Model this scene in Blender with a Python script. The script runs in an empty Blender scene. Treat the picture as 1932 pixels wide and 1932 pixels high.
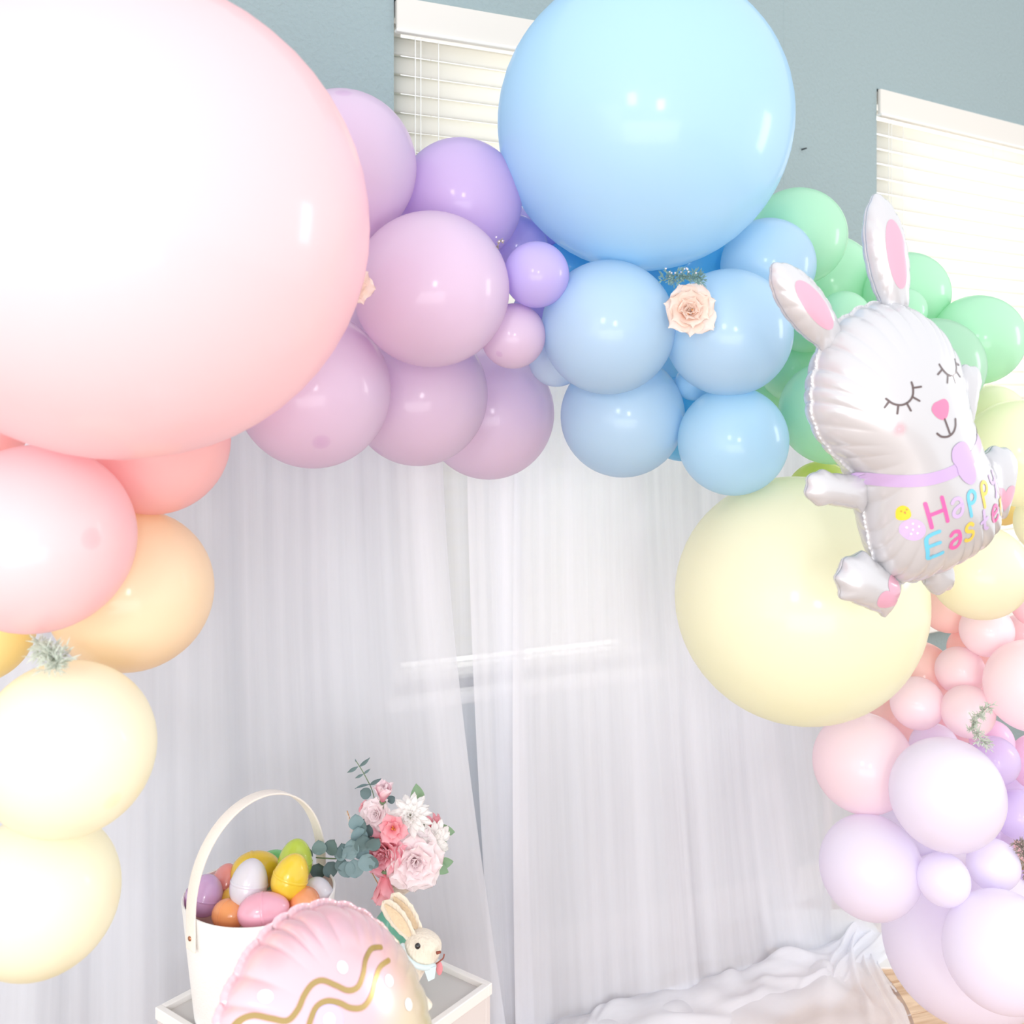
import bpy, bmesh, math, random
import numpy as np
from mathutils import Vector, Matrix
random.seed(7)
C = bpy.context.scene.collection
SC = bpy.context.scene

# ------------------------------------------------------------------ camera, world, lights, exposure
F = 1932.0; CX = 966.0; HY = 760.0; CH = 1.45      # focal in px, centre column, horizon row, camera height
cam = bpy.data.cameras.new('camera'); camo = bpy.data.objects.new('camera', cam); C.objects.link(camo)
camo.location = (0, 0, CH); camo.rotation_euler = (math.pi/2, 0, 0)
cam.sensor_width = 36; cam.lens = 36.0; cam.shift_y = -(966.0-HY)/1932.0
cam.clip_start = 0.05
cam.dof.use_dof = True; cam.dof.focus_distance = 1.95; cam.dof.aperture_fstop = 5.0
SC.camera = camo
w = bpy.data.worlds.new('world'); SC.world = w; w.use_nodes = True
w.node_tree.nodes['Background'].inputs[0].default_value = (0.97, 0.985, 1.0, 1)
w.node_tree.nodes['Background'].inputs[1].default_value = 1.22

def area(name, loc, target, sx, sy, power, col=(1, 1, 1)):
    l = bpy.data.lights.new(name, 'AREA'); l.shape = 'RECTANGLE'; l.size = sx; l.size_y = sy
    l.energy = power; l.color = col
    o = bpy.data.objects.new(name, l); C.objects.link(o); o.location = loc
    d = Vector(target)-Vector(loc); o.rotation_euler = d.to_track_quat('-Z', 'Y').to_euler()
    return o
area('left_daylight', (-1.15, -0.25, 1.3), (-0.6, 1.6, 1.15), 0.9, 1.2, 6.5, (1, 0.99, 0.985))
area('front_window_light', (-0.75, -1.6, 2.0), (0.4, 2.2, 1.1), 0.40, 0.55, 15, (1, 1, 1))
area('front_right_light', (0.5, -1.9, 1.7), (0.9, 2.2, 0.7), 0.35, 0.5, 17, (1, 0.99, 1.0))
area('low_front_fill', (0.1, -1.5, 0.55), (0.25, 2.2, 0.9), 2.6, 1.0, 43, (1, 0.99, 1.0))  # added fill standing in for floor bounce, lifts the undersides
area('side_window_light', (2.7, 1.9, 1.75), (0.0, 1.7, 1.3), 0.4, 0.8, 10, (1, 1, 1))
SC.view_settings.view_transform = 'Standard'; SC.view_settings.look = 'None'
SC.view_settings.exposure = 0.10; SC.view_settings.gamma = 1.0
SC.view_settings.use_curve_mapping = False
cy = SC.cycles
cy.max_bounces = 14; cy.diffuse_bounces = 8; cy.glossy_bounces = 4; cy.transmission_bounces = 8
cy.transparent_max_bounces = 24; cy.use_denoising = True
cy.caustics_reflective = False; cy.caustics_refractive = False

# ------------------------------------------------------------------ helpers
def P(px, py, d):
    return Vector(((px-CX)/F*d, d, CH-(py-HY)/F*d))

def setp(o, label=None, cat=None, group=None, kind=None):
    if label: o['label'] = label
    if cat: o['category'] = cat
    if group: o['group'] = group
    if kind: o['kind'] = kind
    return o

def empty(name, loc=(0, 0, 0), rot=None, label=None, cat=None, group=None, kind=None):
    o = bpy.data.objects.new(name, None); o.empty_display_size = 0.02
    C.objects.link(o); o.location = loc
    if rot is not None: o.rotation_euler = rot
    return setp(o, label, cat, group, kind)

def mobj(name, me, mt=None, parent=None, loc=None):
    o = bpy.data.objects.new(name, me); C.objects.link(o)
    if mt is not None and not me.materials: me.materials.append(mt)
    if parent: o.parent = parent
    if loc is not None: o.location = loc
    return o

def mesh(name, v, f, mt=None, smooth=True):
    me = bpy.data.meshes.new(name); me.from_pydata([tuple(x) for x in v], [], f); me.update()
    if smooth: me.polygons.foreach_set('use_smooth', [True]*len(me.polygons))
    if mt is not None: me.materials.append(mt)
    return me

def make(name, v, f, mt, parent=None, smooth=True):
    return mobj(name, mesh(name, v, f, mt, smooth), None, parent)

def boxm(name, sx, sy, sz, mt=None, bev=0.0, segs=2):
    bm = bmesh.new(); bmesh.ops.create_cube(bm, size=1)
    bmesh.ops.scale(bm, vec=(sx, sy, sz), verts=bm.verts)
    if bev: bmesh.ops.bevel(bm, geom=list(bm.edges), offset=bev, segments=segs, affect='EDGES', profile=0.5)
    me = bpy.data.meshes.new(name); bm.to_mesh(me); bm.free()
    if mt is not None: me.materials.append(mt)
    return me

def tube_geo(pts, rad, n=8, caps=True):
    pts = [Vector(p) for p in pts]; V = []; Fc = []
    up = Vector((0.13, 0.27, 0.95))
    for i, p in enumerate(pts):
        t = (pts[min(i+1, len(pts)-1)]-pts[max(i-1, 0)]).normalized()
        a = t.cross(up)
        if a.length < 1e-3: a = t.cross(Vector((1, 0, 0)))
        a.normalize(); b = t.cross(a).normalized()
        r = rad[i] if isinstance(rad, (list, tuple)) else rad
        for k in range(n):
            an = 2*math.pi*k/n; V.append(p+a*math.cos(an)*r+b*math.sin(an)*r)
    for i in range(len(pts)-1):
        for k in range(n):
            k2 = (k+1) % n
            Fc.append((i*n+k, i*n+k2, (i+1)*n+k2, (i+1)*n+k))
    if caps:
        Fc.append(tuple(range(n-1, -1, -1))); Fc.append(tuple((len(pts)-1)*n+k for k in range(n)))
    return V, Fc

def lathe_geo(prof, n=48):
    V = []; Fc = []
    for (r, z) in prof:
        for k in range(n):
            a = 2*math.pi*k/n; V.append((r*math.cos(a), r*math.sin(a), z))
    for i in range(len(prof)-1):
        for k in range(n):
            k2 = (k+1) % n
            Fc.append((i*n+k, i*n+k2, (i+1)*n+k2, (i+1)*n+k))
    return V, Fc

def merge(parts):
    V = []; Fc = []
    for v, f in parts:
        o = len(V); V += [tuple(x) for x in v]; Fc += [tuple(i+o for i in q) for q in f]
    return V, Fc

def catmull(pts, per=8, closed=False):
    pts = [Vector(p) for p in pts]; n = len(pts); out = []
    rng = range(n if closed else n-1)
    for i in rng:
        g = (lambda k: pts[k % n]) if closed else (lambda k: pts[max(0, min(n-1, k))])
        p0, p1, p2, p3 = g(i-1), g(i), g(i+1), g(i+2)
        for j in range(per):
            t = j/per
            out.append(0.5*((2*p1)+(-p0+p2)*t+(2*p0-5*p1+4*p2-p3)*t*t+(-p0+3*p1-3*p2+p3)*t*t*t))
    if not closed: out.append(pts[-1])
    return out

# ------------------------------------------------------------------ materials
def srgb(r, g, b):
    f = lambda c: (c/255/12.92) if c/255 <= 0.04045 else ((c/255+0.055)/1.055)**2.4
    return (f(r), f(g), f(b), 1)

def mat(name, col, rough=0.5, metal=0.0, spec=0.5, coat=0.0, coat_r=0.1, sheen=0.0):
    m = bpy.data.materials.new(name); m.use_nodes = True
    b = m.node_tree.nodes['Principled BSDF']
    b.inputs['Base Color'].default_value = col if len(col) == 4 else (*col, 1)
    b.inputs['Roughness'].default_value = rough; b.inputs['Metallic'].default_value = metal
    b.inputs['Specular IOR Level'].default_value = spec
    b.inputs['Coat Weight'].default_value = coat; b.inputs['Coat Roughness'].default_value = coat_r
    b.inputs['Sheen Weight'].default_value = sheen
    return m

def N(m, t): return m.node_tree.nodes.new(t)
def L(m, a, b): m.node_tree.links.new(a, b)

def add_translucent(m, col, fac):
    out = m.node_tree.nodes['Material Output']; b = m.node_tree.nodes['Principled BSDF']
    t = N(m, 'ShaderNodeBsdfTranslucent'); t.inputs[0].default_value = col if len(col) == 4 else (*col, 1)
    mx = N(m, 'ShaderNodeMixShader'); mx.inputs[0].default_value = fac
    L(m, b.outputs[0], mx.inputs[1]); L(m, t.outputs[0], mx.inputs[2]); L(m, mx.outputs[0], out.inputs[0])
    return mx

def grain(m, col, amt, scale, bump=0.0, stretch=(1, 1, 1), detail=4, coord='Object'):
    b = m.node_tree.nodes['Principled BSDF']
    tc = N(m, 'ShaderNodeTexCoord'); mp = N(m, 'ShaderNodeMapping'); mp.inputs['Scale'].default_value = stretch
    nz = N(m, 'ShaderNodeTexNoise'); nz.inputs['Scale'].default_value = scale; nz.inputs['Detail'].default_value = detail
    L(m, tc.outputs[coord], mp.inputs[0]); L(m, mp.outputs[0], nz.inputs['Vector'])
    if amt:
        mx = N(m, 'ShaderNodeMix'); mx.data_type = 'RGBA'
        c = col if len(col) == 4 else (*col, 1)
        mx.inputs[6].default_value = tuple(max(0, x*(1-amt)) for x in c[:3])+(1,)
        mx.inputs[7].default_value = tuple(min(1, x*(1+amt)) for x in c[:3])+(1,)
        L(m, nz.outputs[0], mx.inputs[0]); L(m, mx.outputs[2], b.inputs['Base Color'])
    if bump:
        bp = N(m, 'ShaderNodeBump'); bp.inputs['Strength'].default_value = bump; bp.inputs['Distance'].default_value = 0.004
        L(m, nz.outputs[0], bp.inputs['Height']); L(m, bp.outputs[0], b.inputs['Normal'])
    return m

def balloon_mat(name, col, crown):
    """latex: soft satin skin, a little light passes through; darker thick spot at the crown (local +Z)"""
    m = mat(name, col, 0.42, 0, 0.35, 0.5, 0.12)
    tr = tuple(c**0.8 for c in col)
    add_translucent(m, tr, 0.38)
    if crown:
        b = m.node_tree.nodes['Principled BSDF']
        tc = N(m, 'ShaderNodeTexCoord'); sp = N(m, 'ShaderNodeSeparateXYZ'); L(m, tc.outputs['Object'], sp.inputs[0])
        mr = N(m, 'ShaderNodeMapRange'); mr.inputs[1].default_value = 0.990; mr.inputs[2].default_value = 0.9985
        mr.interpolation_type = 'SMOOTHSTEP'; mr.inputs[3].default_value = 0; mr.inputs[4].default_value = 1
        L(m, sp.outputs[2], mr.inputs[0])
        mx = N(m, 'ShaderNodeMix'); mx.data_type = 'RGBA'
        mx.inputs[6].default_value = (*col, 1)
        mx.inputs[7].default_value = (*[c**1.6 for c in col], 1)
        L(m, mr.outputs[0], mx.inputs[0]); L(m, mx.outputs[2], b.inputs['Base Color'])
    return m

BCOL = {
 'pink': (0.98, 0.72, 0.75), 'coral': (0.98, 0.64, 0.64), 'peach': (0.98, 0.84, 0.62),
 'cream': (0.97, 0.95, 0.78), 'gold': (0.96, 0.82, 0.40), 'lilac': (0.82, 0.67, 0.83),
 'purple': (0.73, 0.58, 0.87), 'violet': (0.67, 0.58, 0.92), 'blue': (0.57, 0.77, 0.92),
 'skyblue': (0.53, 0.78, 0.94), 'creviceblue': (0.20, 0.64, 0.92), 'green': (0.54, 0.86, 0.64), 'sage': (0.48, 0.76, 0.57),  # the deeper blue has the crevice shade between balloons put into its colour
 'lemon': (0.94, 0.94, 0.74), 'lime': (0.80, 0.86, 0.24), 'buttercream': (0.95, 0.91, 0.73),
 'blush': (0.98, 0.84, 0.89), 'rose': (0.98, 0.72, 0.77), 'salmon': (0.99, 0.74, 0.71),
 'orchid': (0.93, 0.70, 0.88), 'lavender': (0.90, 0.87, 0.98), 'mauve': (0.78, 0.68, 0.92), 'paleblue': (0.66, 0.81, 0.95),
}
_bm = {}
def bmat(key, crown):
    if (key, crown) not in _bm:
        _bm[(key, crown)] = balloon_mat('latex_'+key+('_crown' if crown else ''), BCOL[key], crown)
    return _bm[(key, crown)]

M = {}
M['wall'] = grain(mat('painted_wall', srgb(153, 169, 172), 0.85, spec=0.2), srgb(153, 169, 172), 0.035, 90, 0.9, detail=3)
M['white_paint'] = mat('white_paint', (0.82, 0.81, 0.78), 0.45)
M['blind'] = add = mat('blind_slat', (0.88, 0.87, 0.82), 0.4); add_translucent(M['blind'], (0.95, 0.93, 0.86), 0.36)
M['valance'] = mat('blind_valance', (0.72, 0.69, 0.645), 0.45)
M['cord'] = mat('white_cord', (0.85, 0.85, 0.82), 0.7)
M['glass'] = mat('window_glass', (1, 1, 1), 0.02)
_gt = N(M['glass'], 'ShaderNodeBsdfTransparent'); _gg = N(M['glass'], 'ShaderNodeBsdfGlossy'); _gg.inputs['Roughness'].default_value = 0.02
_gx = N(M['glass'], 'ShaderNodeMixShader'); _gx.inputs[0].default_value = 0.07
L(M['glass'], _gt.outputs[0], _gx.inputs[1]); L(M['glass'], _gg.outputs[0], _gx.inputs[2]); L(M['glass'], _gx.outputs[0], M['glass'].node_tree.nodes['Material Output'].inputs[0])
M['nail'] = mat('dark_nail', (0.12, 0.13, 0.14), 0.4, 0.8)
M['foil'] = mat('white_foil', (0.57, 0.57, 0.595), 0.24, 0.15, 0.6, 0.5, 0.08)
M['table'] = mat('table_white', (0.84, 0.82, 0.80), 0.4)
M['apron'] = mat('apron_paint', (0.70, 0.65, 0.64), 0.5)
M['felt'] = grain(mat('white_felt', (0.87, 0.87, 0.86), 0.95, spec=0.1, sheen=0.3), (0.87, 0.87, 0.86), 0.03, 300, 0.3)
M['felt_cream'] = grain(mat('cream_felt', (0.88, 0.84, 0.78), 0.95, spec=0.1, sheen=0.3), (0.88, 0.84, 0.78), 0.03, 300, 0.3)
M['felt_lining'] = mat('rose_lining', (0.92, 0.78, 0.78), 0.95)

# ------------------------------------------------------------------ walls, windows, floor
KA, YA = 0.46, 2.589        # wall A: y = YA + KA*x
KB, YB = 0.648, 2.443
WH = 3.3
class Wall:
    def __init__(s, k, y0):
        s.k = k; s.y0 = y0; n = math.hypot(1, k); s.t = Vector((1/n, k/n, 0)); s.n = Vector((k/n, -1/n, 0))  # n faces room
        s.ang = math.atan2(k, 1)
    def x_of(s, px):
        t = (px-CX)/F; y = s.y0/(1-s.k*t); return t*y
    def pt(s, x, z=0, off=0):
        return Vector((x, s.y0+s.k*x, z))+s.n*off
    def loc(s, x, z, off=0): return s.pt(x, z, off)
WA = Wall(KA, YA); WB = Wall(KB, YB)
xc = (YA-YB)/(KB-KA)       # the corner where the two walls meet

def wall_with_hole(name, W, x0, x1, hx0, hx1, hz0, hz1, thick=0.14):
    # a wall slab in its own frame (u along wall, depth away), with a rectangular opening and reveals
    n = math.hypot(1, W.k)
    U = lambda x: x*n
    us = [U(x0), U(hx0), U(hx1), U(x1)]; zs = [0, hz0, hz1, WH]
    V = []; Fc = []; idx = {}
    def vid(i, j, d):
        if (i, j, d) not in idx:
            idx[(i, j, d)] = len(V); V.append((us[i], d, zs[j]))
        return idx[(i, j, d)]
    for i in range(3):
        for j in range(3):
            if i == 1 and j == 1: continue
            Fc.append((vid(i, j, 0), vid(i+1, j, 0), vid(i+1, j+1, 0), vid(i, j+1, 0)))
            Fc.append((vid(i, j, thick), vid(i, j+1, thick), vid(i+1, j+1, thick), vid(i+1, j, thick)))
    for (a, b) in (((1, 1), (2, 1)), ((2, 1), (2, 2)), ((2, 2), (1, 2)), ((1, 2), (1, 1))):
        Fc.append((vid(*b, 0), vid(*a, 0), vid(*a, thick), vid(*b, thick)))
    o = make(name, V, Fc, M['wall'], smooth=False)
    o.location = (0, W.y0, 0); o.rotation_euler = (0, 0, W.ang)
    o['kind'] = 'structure'
    return o
W1x0, W1x1 = WA.x_of(743), WA.x_of(1228)
W2x0 = WB.x_of(1654); W2x1 = W2x0+1.15
WZ0, WZ1 = 0.745, 2.425
wall_with_hole('wall_back', WA, -2.4, xc, W1x0, W1x1, WZ0, WZ1)
wall_with_hole('wall_right', WB, xc, 3.4, W2x0, W2x1, WZ0, WZ1)
cs = boxm('trim', 0.03, 0.03, WH, M['wall'], 0); co = mobj('trim_1', cs, None, None, WA.pt(xc, WH/2, -0.02)); co['kind'] = 'structure'

def window(idx, W, x0, x1):
    n = math.hypot(1, W.k); u0, u1 = x0*n, x1*n; uw = u1-u0; um = (u0+u1)/2
    base = empty('window_%d' % idx, (0, W.y0, 0), (0, 0, W.ang), kind='structure')
    def bx(name, cx, cyy, cz, sx, sy, sz, m, bev=0.003):
        o = mobj(name, boxm(name, sx, sy, sz, m, bev), None, base, (cx, cyy, cz)); return o
    fr = 0.045; zc = (WZ0+WZ1)/2; hh = WZ1-WZ0
    bx('frame', u0+fr/2, 0.105, zc, fr, 0.05, hh, M['white_paint']); bx('frame', u1-fr/2, 0.105, zc, fr, 0.05, hh, M['white_paint'])
    bx('frame', um, 0.105, WZ1-fr/2, uw, 0.05, fr, M['white_paint']); bx('frame', um, 0.105, WZ0+fr/2, uw, 0.05, fr, M['white_paint'])
    bx('meeting_rail', um, 0.10, zc-0.1, uw-2*fr, 0.04, 0.04, M['white_paint'])
    bx('pane', um, 0.11, (zc-0.1+WZ1)/2, uw-2*fr, 0.004, WZ1-zc-0.0, M['glass'], 0)
    bx('pane', um, 0.11, (zc-0.1+WZ0)/2, uw-2*fr, 0.004, zc-0.2-WZ0, M['glass'], 0)
    bx('sill', um, 0.03, WZ0-0.012, uw+0.06, 0.17, 0.024, M['white_paint'], 0.005)
    return base

def blind(W, x0, x1, label, tilt, zbot):
    n = math.hypot(1, W.k); u0, u1 = x0*n+0.006, x1*n-0.006; uw = u1-u0; um = (u0+u1)/2
    base = empty('window_blind', (0, W.y0, 0), (0, 0, W.ang), label, 'blind', 'white horizontal slat blinds')
    z = WZ1
    o = mobj('valance', boxm('valance', uw+0.004, 0.012, 0.078, M['valance'], 0.003), None, base, (um, -0.006, z-0.041))
    o = mobj('valance_lip', boxm('valance_lip', uw+0.008, 0.02, 0.009, M['white_paint'], 0.003), None, base, (um, -0.008, z-0.083))
    o = mobj('head_rail', boxm('head_rail', uw, 0.045, 0.04, M['white_paint'], 0.002), None, base, (um, 0.03, z-0.025))
    sp = 0.0462; zz = z-0.105
    # slat: shallow crowned section
    V = []; Fc = []; hw = 0.0255
    for k in range(7):
        a = -1+2*k/6; yy = a*hw; cz = 0.0035*(1-a*a)
        for e in (-uw/2, uw/2): V += [(e, yy, cz+0.0014), (e, yy, cz-0.0014)]
    for k in range(6):
        a = k*4; b = a+4
        Fc += [(a, a+2, b+2, b), (a+1, b+1, b+3, a+3), (a, b, b+1, a+1), (a+2, a+3, b+3, b+2)]
    Fc += [(0, 1, 3, 2), (24, 26, 27, 25)]
    sm = mesh('slat', V, Fc, M['blind'])
    while zz > zbot+0.045:
        s = mobj('slat', sm, None, base, (um, 0.032, zz)); s.rotation_euler = (tilt, 0, 0)
        zz -= sp
    mobj('bottom_rail', boxm('bottom_rail', uw, 0.05, 0.018, M['blind'], 0.003), None, base, (um, 0.032, zbot))
    for fx in ([0.11, uw-0.11] if uw < 0.9 else [0.13, 0.62, uw-0.12]):
        for yy in (0.004, 0.058):
            mobj('ladder_cord', boxm('ladder_cord', 0.0018, 0.0018, z-0.09-zbot, M['cord']), None, base, (u0+fx, yy, (z-0.09+zbot)/2))
    for dx in (0.047, 0.061):
        mobj('lift_cord', boxm('lift_cord', 0.0018, 0.0018, 0.9, M['cord']), None, base, (u0+dx, -0.004, z-0.09-0.45))
    return base
window(1, WA, W1x0, W1x1); window(2, WB, W2x0, W2x1)
blind(WA, W1x0, W1x1, 'white slat blind on the left window, partly hidden by the giant blue balloon', math.radians(70), 0.785)
blind(WB, W2x0, W2x1, 'bright sunlit white slat blind on the right window behind the green balloons', math.radians(66), 0.80)
# daylight outside the two windows
n_ = math.hypot(1, KB)
p = WB.pt((W2x0+W2x1)/2, 1.75, -0.75); area('daylight_right_window', p, WB.pt((W2x0+W2x1)/2, 1.55, 0), 3.0, 2.6, 62, (1, 1, 0.97))
p = WA.pt((W1x0+W1x1)/2, 1.75, -0.75); area('daylight_back_window', p, WA.pt((W1x0+W1x1)/2, 1.55, 0), 1.9, 2.6, 20, (1, 1, 0.97))

nb = bmesh.new(); bmesh.ops.create_cone(nb, cap_ends=True, segments=10, radius1=0.003, radius2=0.002, depth=0.02)
nm = bpy.data.meshes.new('nail'); nb.to_mesh(nm); nb.free(); nm.materials.append(M['nail'])
no = mobj('nail', nm); no.location = WB.pt(WB.x_of(1513), CH-(282-HY)/F*(YB/(1-KB*(1513-CX)/F)), 0.008); no.rotation_euler = (math.pi/2, 0, WB.ang)
setp(no, 'small dark nail stuck in the bare wall right of the giant blue balloon', 'nail')

# floor: boards as separate pieces where the picture can show them, slab below
wood = mat('oak_board', srgb(226, 200, 168), 0.42, spec=0.4)
def wood_nodes(m):
    b = m.node_tree.nodes['Principled BSDF']
    tc = N(m, 'ShaderNodeTexCoord'); mp = N(m, 'ShaderNodeMapping'); mp.inputs['Scale'].default_value = (1.6, 16, 16)
    oi = N(m, 'ShaderNodeObjectInfo'); ad = N(m, 'ShaderNodeVectorMath'); ad.operation = 'ADD'
    sc = N(m, 'ShaderNodeMath'); sc.operation = 'MULTIPLY'; sc.inputs[1].default_value = 37
    L(m, oi.outputs['Random'], sc.inputs[0]); L(m, tc.outputs['Object'], mp.inputs[0]); L(m, mp.outputs[0], ad.inputs[0]); L(m, sc.outputs[0], ad.inputs[1])
    nz = N(m, 'ShaderNodeTexNoise'); nz.inputs['Scale'].default_value = 2.2; nz.inputs['Detail'].default_value = 6; nz.inputs['Distortion'].default_value = 1.2
    L(m, ad.outputs[0], nz.inputs['Vector'])
    cr = N(m, 'ShaderNodeValToRGB'); cr.color_ramp.elements[0].position = 0.3; cr.color_ramp.elements[0].color = srgb(196, 156, 118)
    cr.color_ramp.elements[1].position = 0.62; cr.color_ramp.elements[1].color = srgb(236, 208, 176)
    L(m, nz.outputs[0], cr.inputs[0]); L(m, cr.outputs[0], b.inputs['Base Color'])
wood_nodes(wood)
fl = mobj('floor', boxm('floor', 9, 9, 0.05, mat('subfloor', srgb(150, 118, 88), 0.8)), None, None, (0, 1.0, -0.031)); fl['kind'] = 'structure'
pw, plen = 0.125, 1.1
pm = boxm('plank', plen-0.002, pw-0.002, 0.012, wood, 0.001, 1)
ang = math.radians(17)
for i in range(-9, 10):
    for j in range(-2, 4):
        u = j*plen+(i*0.37 % 1.0)*plen*0.9; v = i*pw
        x = 0.9+u*math.cos(ang)-v*math.sin(ang); y = 2.6+u*math.sin(ang)+v*math.cos(ang)
        if x < -0.2 or x > 2.6 or y < 1.5 or y > min(YA+KA*x, YB+KB*x)-0.20: continue
        o = mobj('plank', pm, None, fl, (x, y-1.0, 0.031)); o.rotation_euler = (0, 0, ang)
bb = mobj('baseboard_right', boxm('baseboard', 3.0, 0.014, 0.1, M['white_paint'], 0.003), None, None, WB.pt(xc+1.3, 0.05, 0.008)); bb.rotation_euler = (0, 0, WB.ang); bb['kind'] = 'structure'
bb = mobj('baseboard_back', boxm('baseboard', 3.3, 0.014, 0.1, M['white_paint'], 0.003), None, None, WA.pt(xc-1.55, 0.05, 0.008)); bb.rotation_euler = (0, 0, WA.ang); bb['kind'] = 'structure'

# ------------------------------------------------------------------ tulle backdrop
def tulle_mat(name, a0, a1, tint=(0.93, 0.93, 0.97), sc=(20, 0.5, 1)):
    m = bpy.data.materials.new(name); m.use_nodes = True; nt = m.node_tree
    out = nt.nodes['Material Output']; nt.nodes.remove(nt.nodes['Principled BSDF'])
    d = N(m, 'ShaderNodeBsdfDiffuse'); d.inputs[0].default_value = (*tint, 1)
    t = N(m, 'ShaderNodeBsdfTranslucent'); t.inputs[0].default_value = (*tint, 1)
    m1 = N(m, 'ShaderNodeMixShader'); m1.inputs[0].default_value = 0.38; L(m, d.outputs[0], m1.inputs[1]); L(m, t.outputs[0], m1.inputs[2])
    tr = N(m, 'ShaderNodeBsdfTransparent')
    m2 = N(m, 'ShaderNodeMixShader'); L(m, tr.outputs[0], m2.inputs[1]); L(m, m1.outputs[0], m2.inputs[2])
    uv = N(m, 'ShaderNodeUVMap')
    mp = N(m, 'ShaderNodeMapping'); mp.inputs['Scale'].default_value = sc; L(m, uv.outputs[0], mp.inputs[0])
    nz = N(m, 'ShaderNodeTexNoise'); nz.inputs['Scale'].default_value = 1.0; nz.inputs['Detail'].default_value = 5; L(m, mp.outputs[0], nz.inputs['Vector'])
    mr = N(m, 'ShaderNodeMapRange'); mr.inputs[1].default_value = 0.3; mr.inputs[2].default_value = 0.7; mr.inputs[3].default_value = a0; mr.inputs[4].default_value = a1
    L(m, nz.outputs[0], mr.inputs[0]); L(m, mr.outputs[0], m2.inputs[0]); L(m, m2.outputs[0], out.inputs[0])
    return m
TUP = tulle_mat('tulle_pool', 0.72, 0.88, (0.95, 0.96, 1.0), (3, 6, 1))
TU1 = tulle_mat('tulle_front', 0.66, 0.85, (0.94, 0.95, 1.0)); TU2 = tulle_mat('tulle_back', 0.52, 0.70, (0.91, 0.93, 1.0))

KC, YC = 0.46, 2.37
def curtain(name, xt0, xt1, xb0, xb1, ztop, off, seed, mt, label, amp=1.0, nx=520, nz=44, parent=None):
    rs = random.Random(seed)
    fr = [(rs.uniform(11, 17), rs.uniform(0, 6), 0.018), (rs.uniform(27, 38), rs.uniform(0, 6), 0.010),
          (rs.uniform(60, 85), rs.uniform(0, 6), 0.0026), (rs.uniform(150, 210), rs.uniform(0, 6), 0.0010)]
    nrm = Vector((KC, -1, 0)).normalized()
    V = []; Fc = []; uvs = []
    wd = [rs.uniform(-1, 1) for _ in range(12)]
    for j in range(nz+1):
        b = j/nz; z = ztop*(1-b)+0.012*b
        for i in range(nx+1):
            a = i/nx
            a2 = a+0.012*math.sin(7*a+3*b+seed)*b+0.006*math.sin(23*a+4*b*wd[3])*b
            x = (xt0+(xt1-xt0)*a2)*(1-b**1.7)+(xb0+(xb1-xb0)*a2)*b**1.7
            dd = 0
            s = a*(xt1-xt0)*1.12
            g = 0.35+0.65*b
            for q, (f1, ph, am) in enumerate(fr):
                sgn = math.sin(f1*s+ph+1.6*wd[q]*math.sin(5*s+wd[q+4]*3)+1.5*b*wd[q+2])
                dd += am*amp*(sgn*abs(sgn)**0.3)*(g if q < 2 else 1.0)
            p = Vector((x, YC+KC*x, z))+nrm*(off+dd+0.05*b*b)
            V.append(p); uvs.append((a*(xt1-xt0), b*1.5))
    W_ = nx+1
    for j in range(nz):
        for i in range(nx):
            q = j*W_+i; Fc.append((q, q+1, q+1+W_, q+W_))
    me = mesh(name, V, Fc, mt)
    ul = me.uv_layers.new(name='UVMap')
    li = np.zeros(len(me.loops), dtype=np.int32); me.loops.foreach_get('vertex_index', li)
    ul.data.foreach_set('uv', np.array(uvs, dtype=np.float32)[li].ravel())
    o = mobj(name, me, None, parent)
    if label: setp(o, label, 'curtain', 'white tulle panels of the backdrop')
    return o
def xcur(px):
    t = (px-CX)/F; return t*YC/(1-KC*t)
ZT = 1.56
curtain('tulle_curtain', -1.35, xcur(1555), -1.4, xcur(1578), ZT, -0.07, 3, TU2, 'sheer bluish white tulle sheet at the back, seen right of the front panels', 0.8)
curtain('tulle_curtain', -1.35, xcur(824), -1.42, xcur(915), ZT, 0.02, 11, TU1, 'gathered white tulle panel hanging behind the egg basket, left half')
curtain('tulle_curtain', xcur(876), xcur(975), xcur(915), xcur(985), ZT, 0.015, 17, TU1, 'narrow gathered white tulle strip in the middle of the backdrop', 0.8, 160)
rp = curtain('tulle_curtain', xcur(955), xcur(1540), xcur(935), xcur(1640), ZT, 0.035, 29, TU1, 'gathered white tulle panel fanning out to the right behind the big yellow balloon')
# rod that carries it
rod = make('curtain_rod', *tube_geo([WA.pt(0, 0, 0)*0+Vector((x, YC+KC*x, ZT)) for x in (-1.4, -0.5, 0.2, xcur(1560)+0.02)], 0.011, 12), mat('white_rod', (0.8, 0.8, 0.8), 0.35, 0.3))
setp(rod, 'white metal rod carrying the tulle, hidden behind the balloon arch', 'rod')
for xx in (-1.38, xcur(1560)):
    st = empty('backdrop_pole', (xx, YC+KC*xx, 0), None, 'white upright pole of the backdrop stand at its '+('left' if xx < 0 else 'right')+' end', 'pole')
    make('pole', *tube_geo([(0, 0, 0.01), (0, 0, ZT)], 0.012, 12), mat('white_pole', (0.8, 0.8, 0.8), 0.35, 0.3), st)
    mobj('foot', boxm('foot', 0.3, 0.3, 0.01, M['white_paint'], 0.002), None, st, (0, 0, 0.006))
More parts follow.
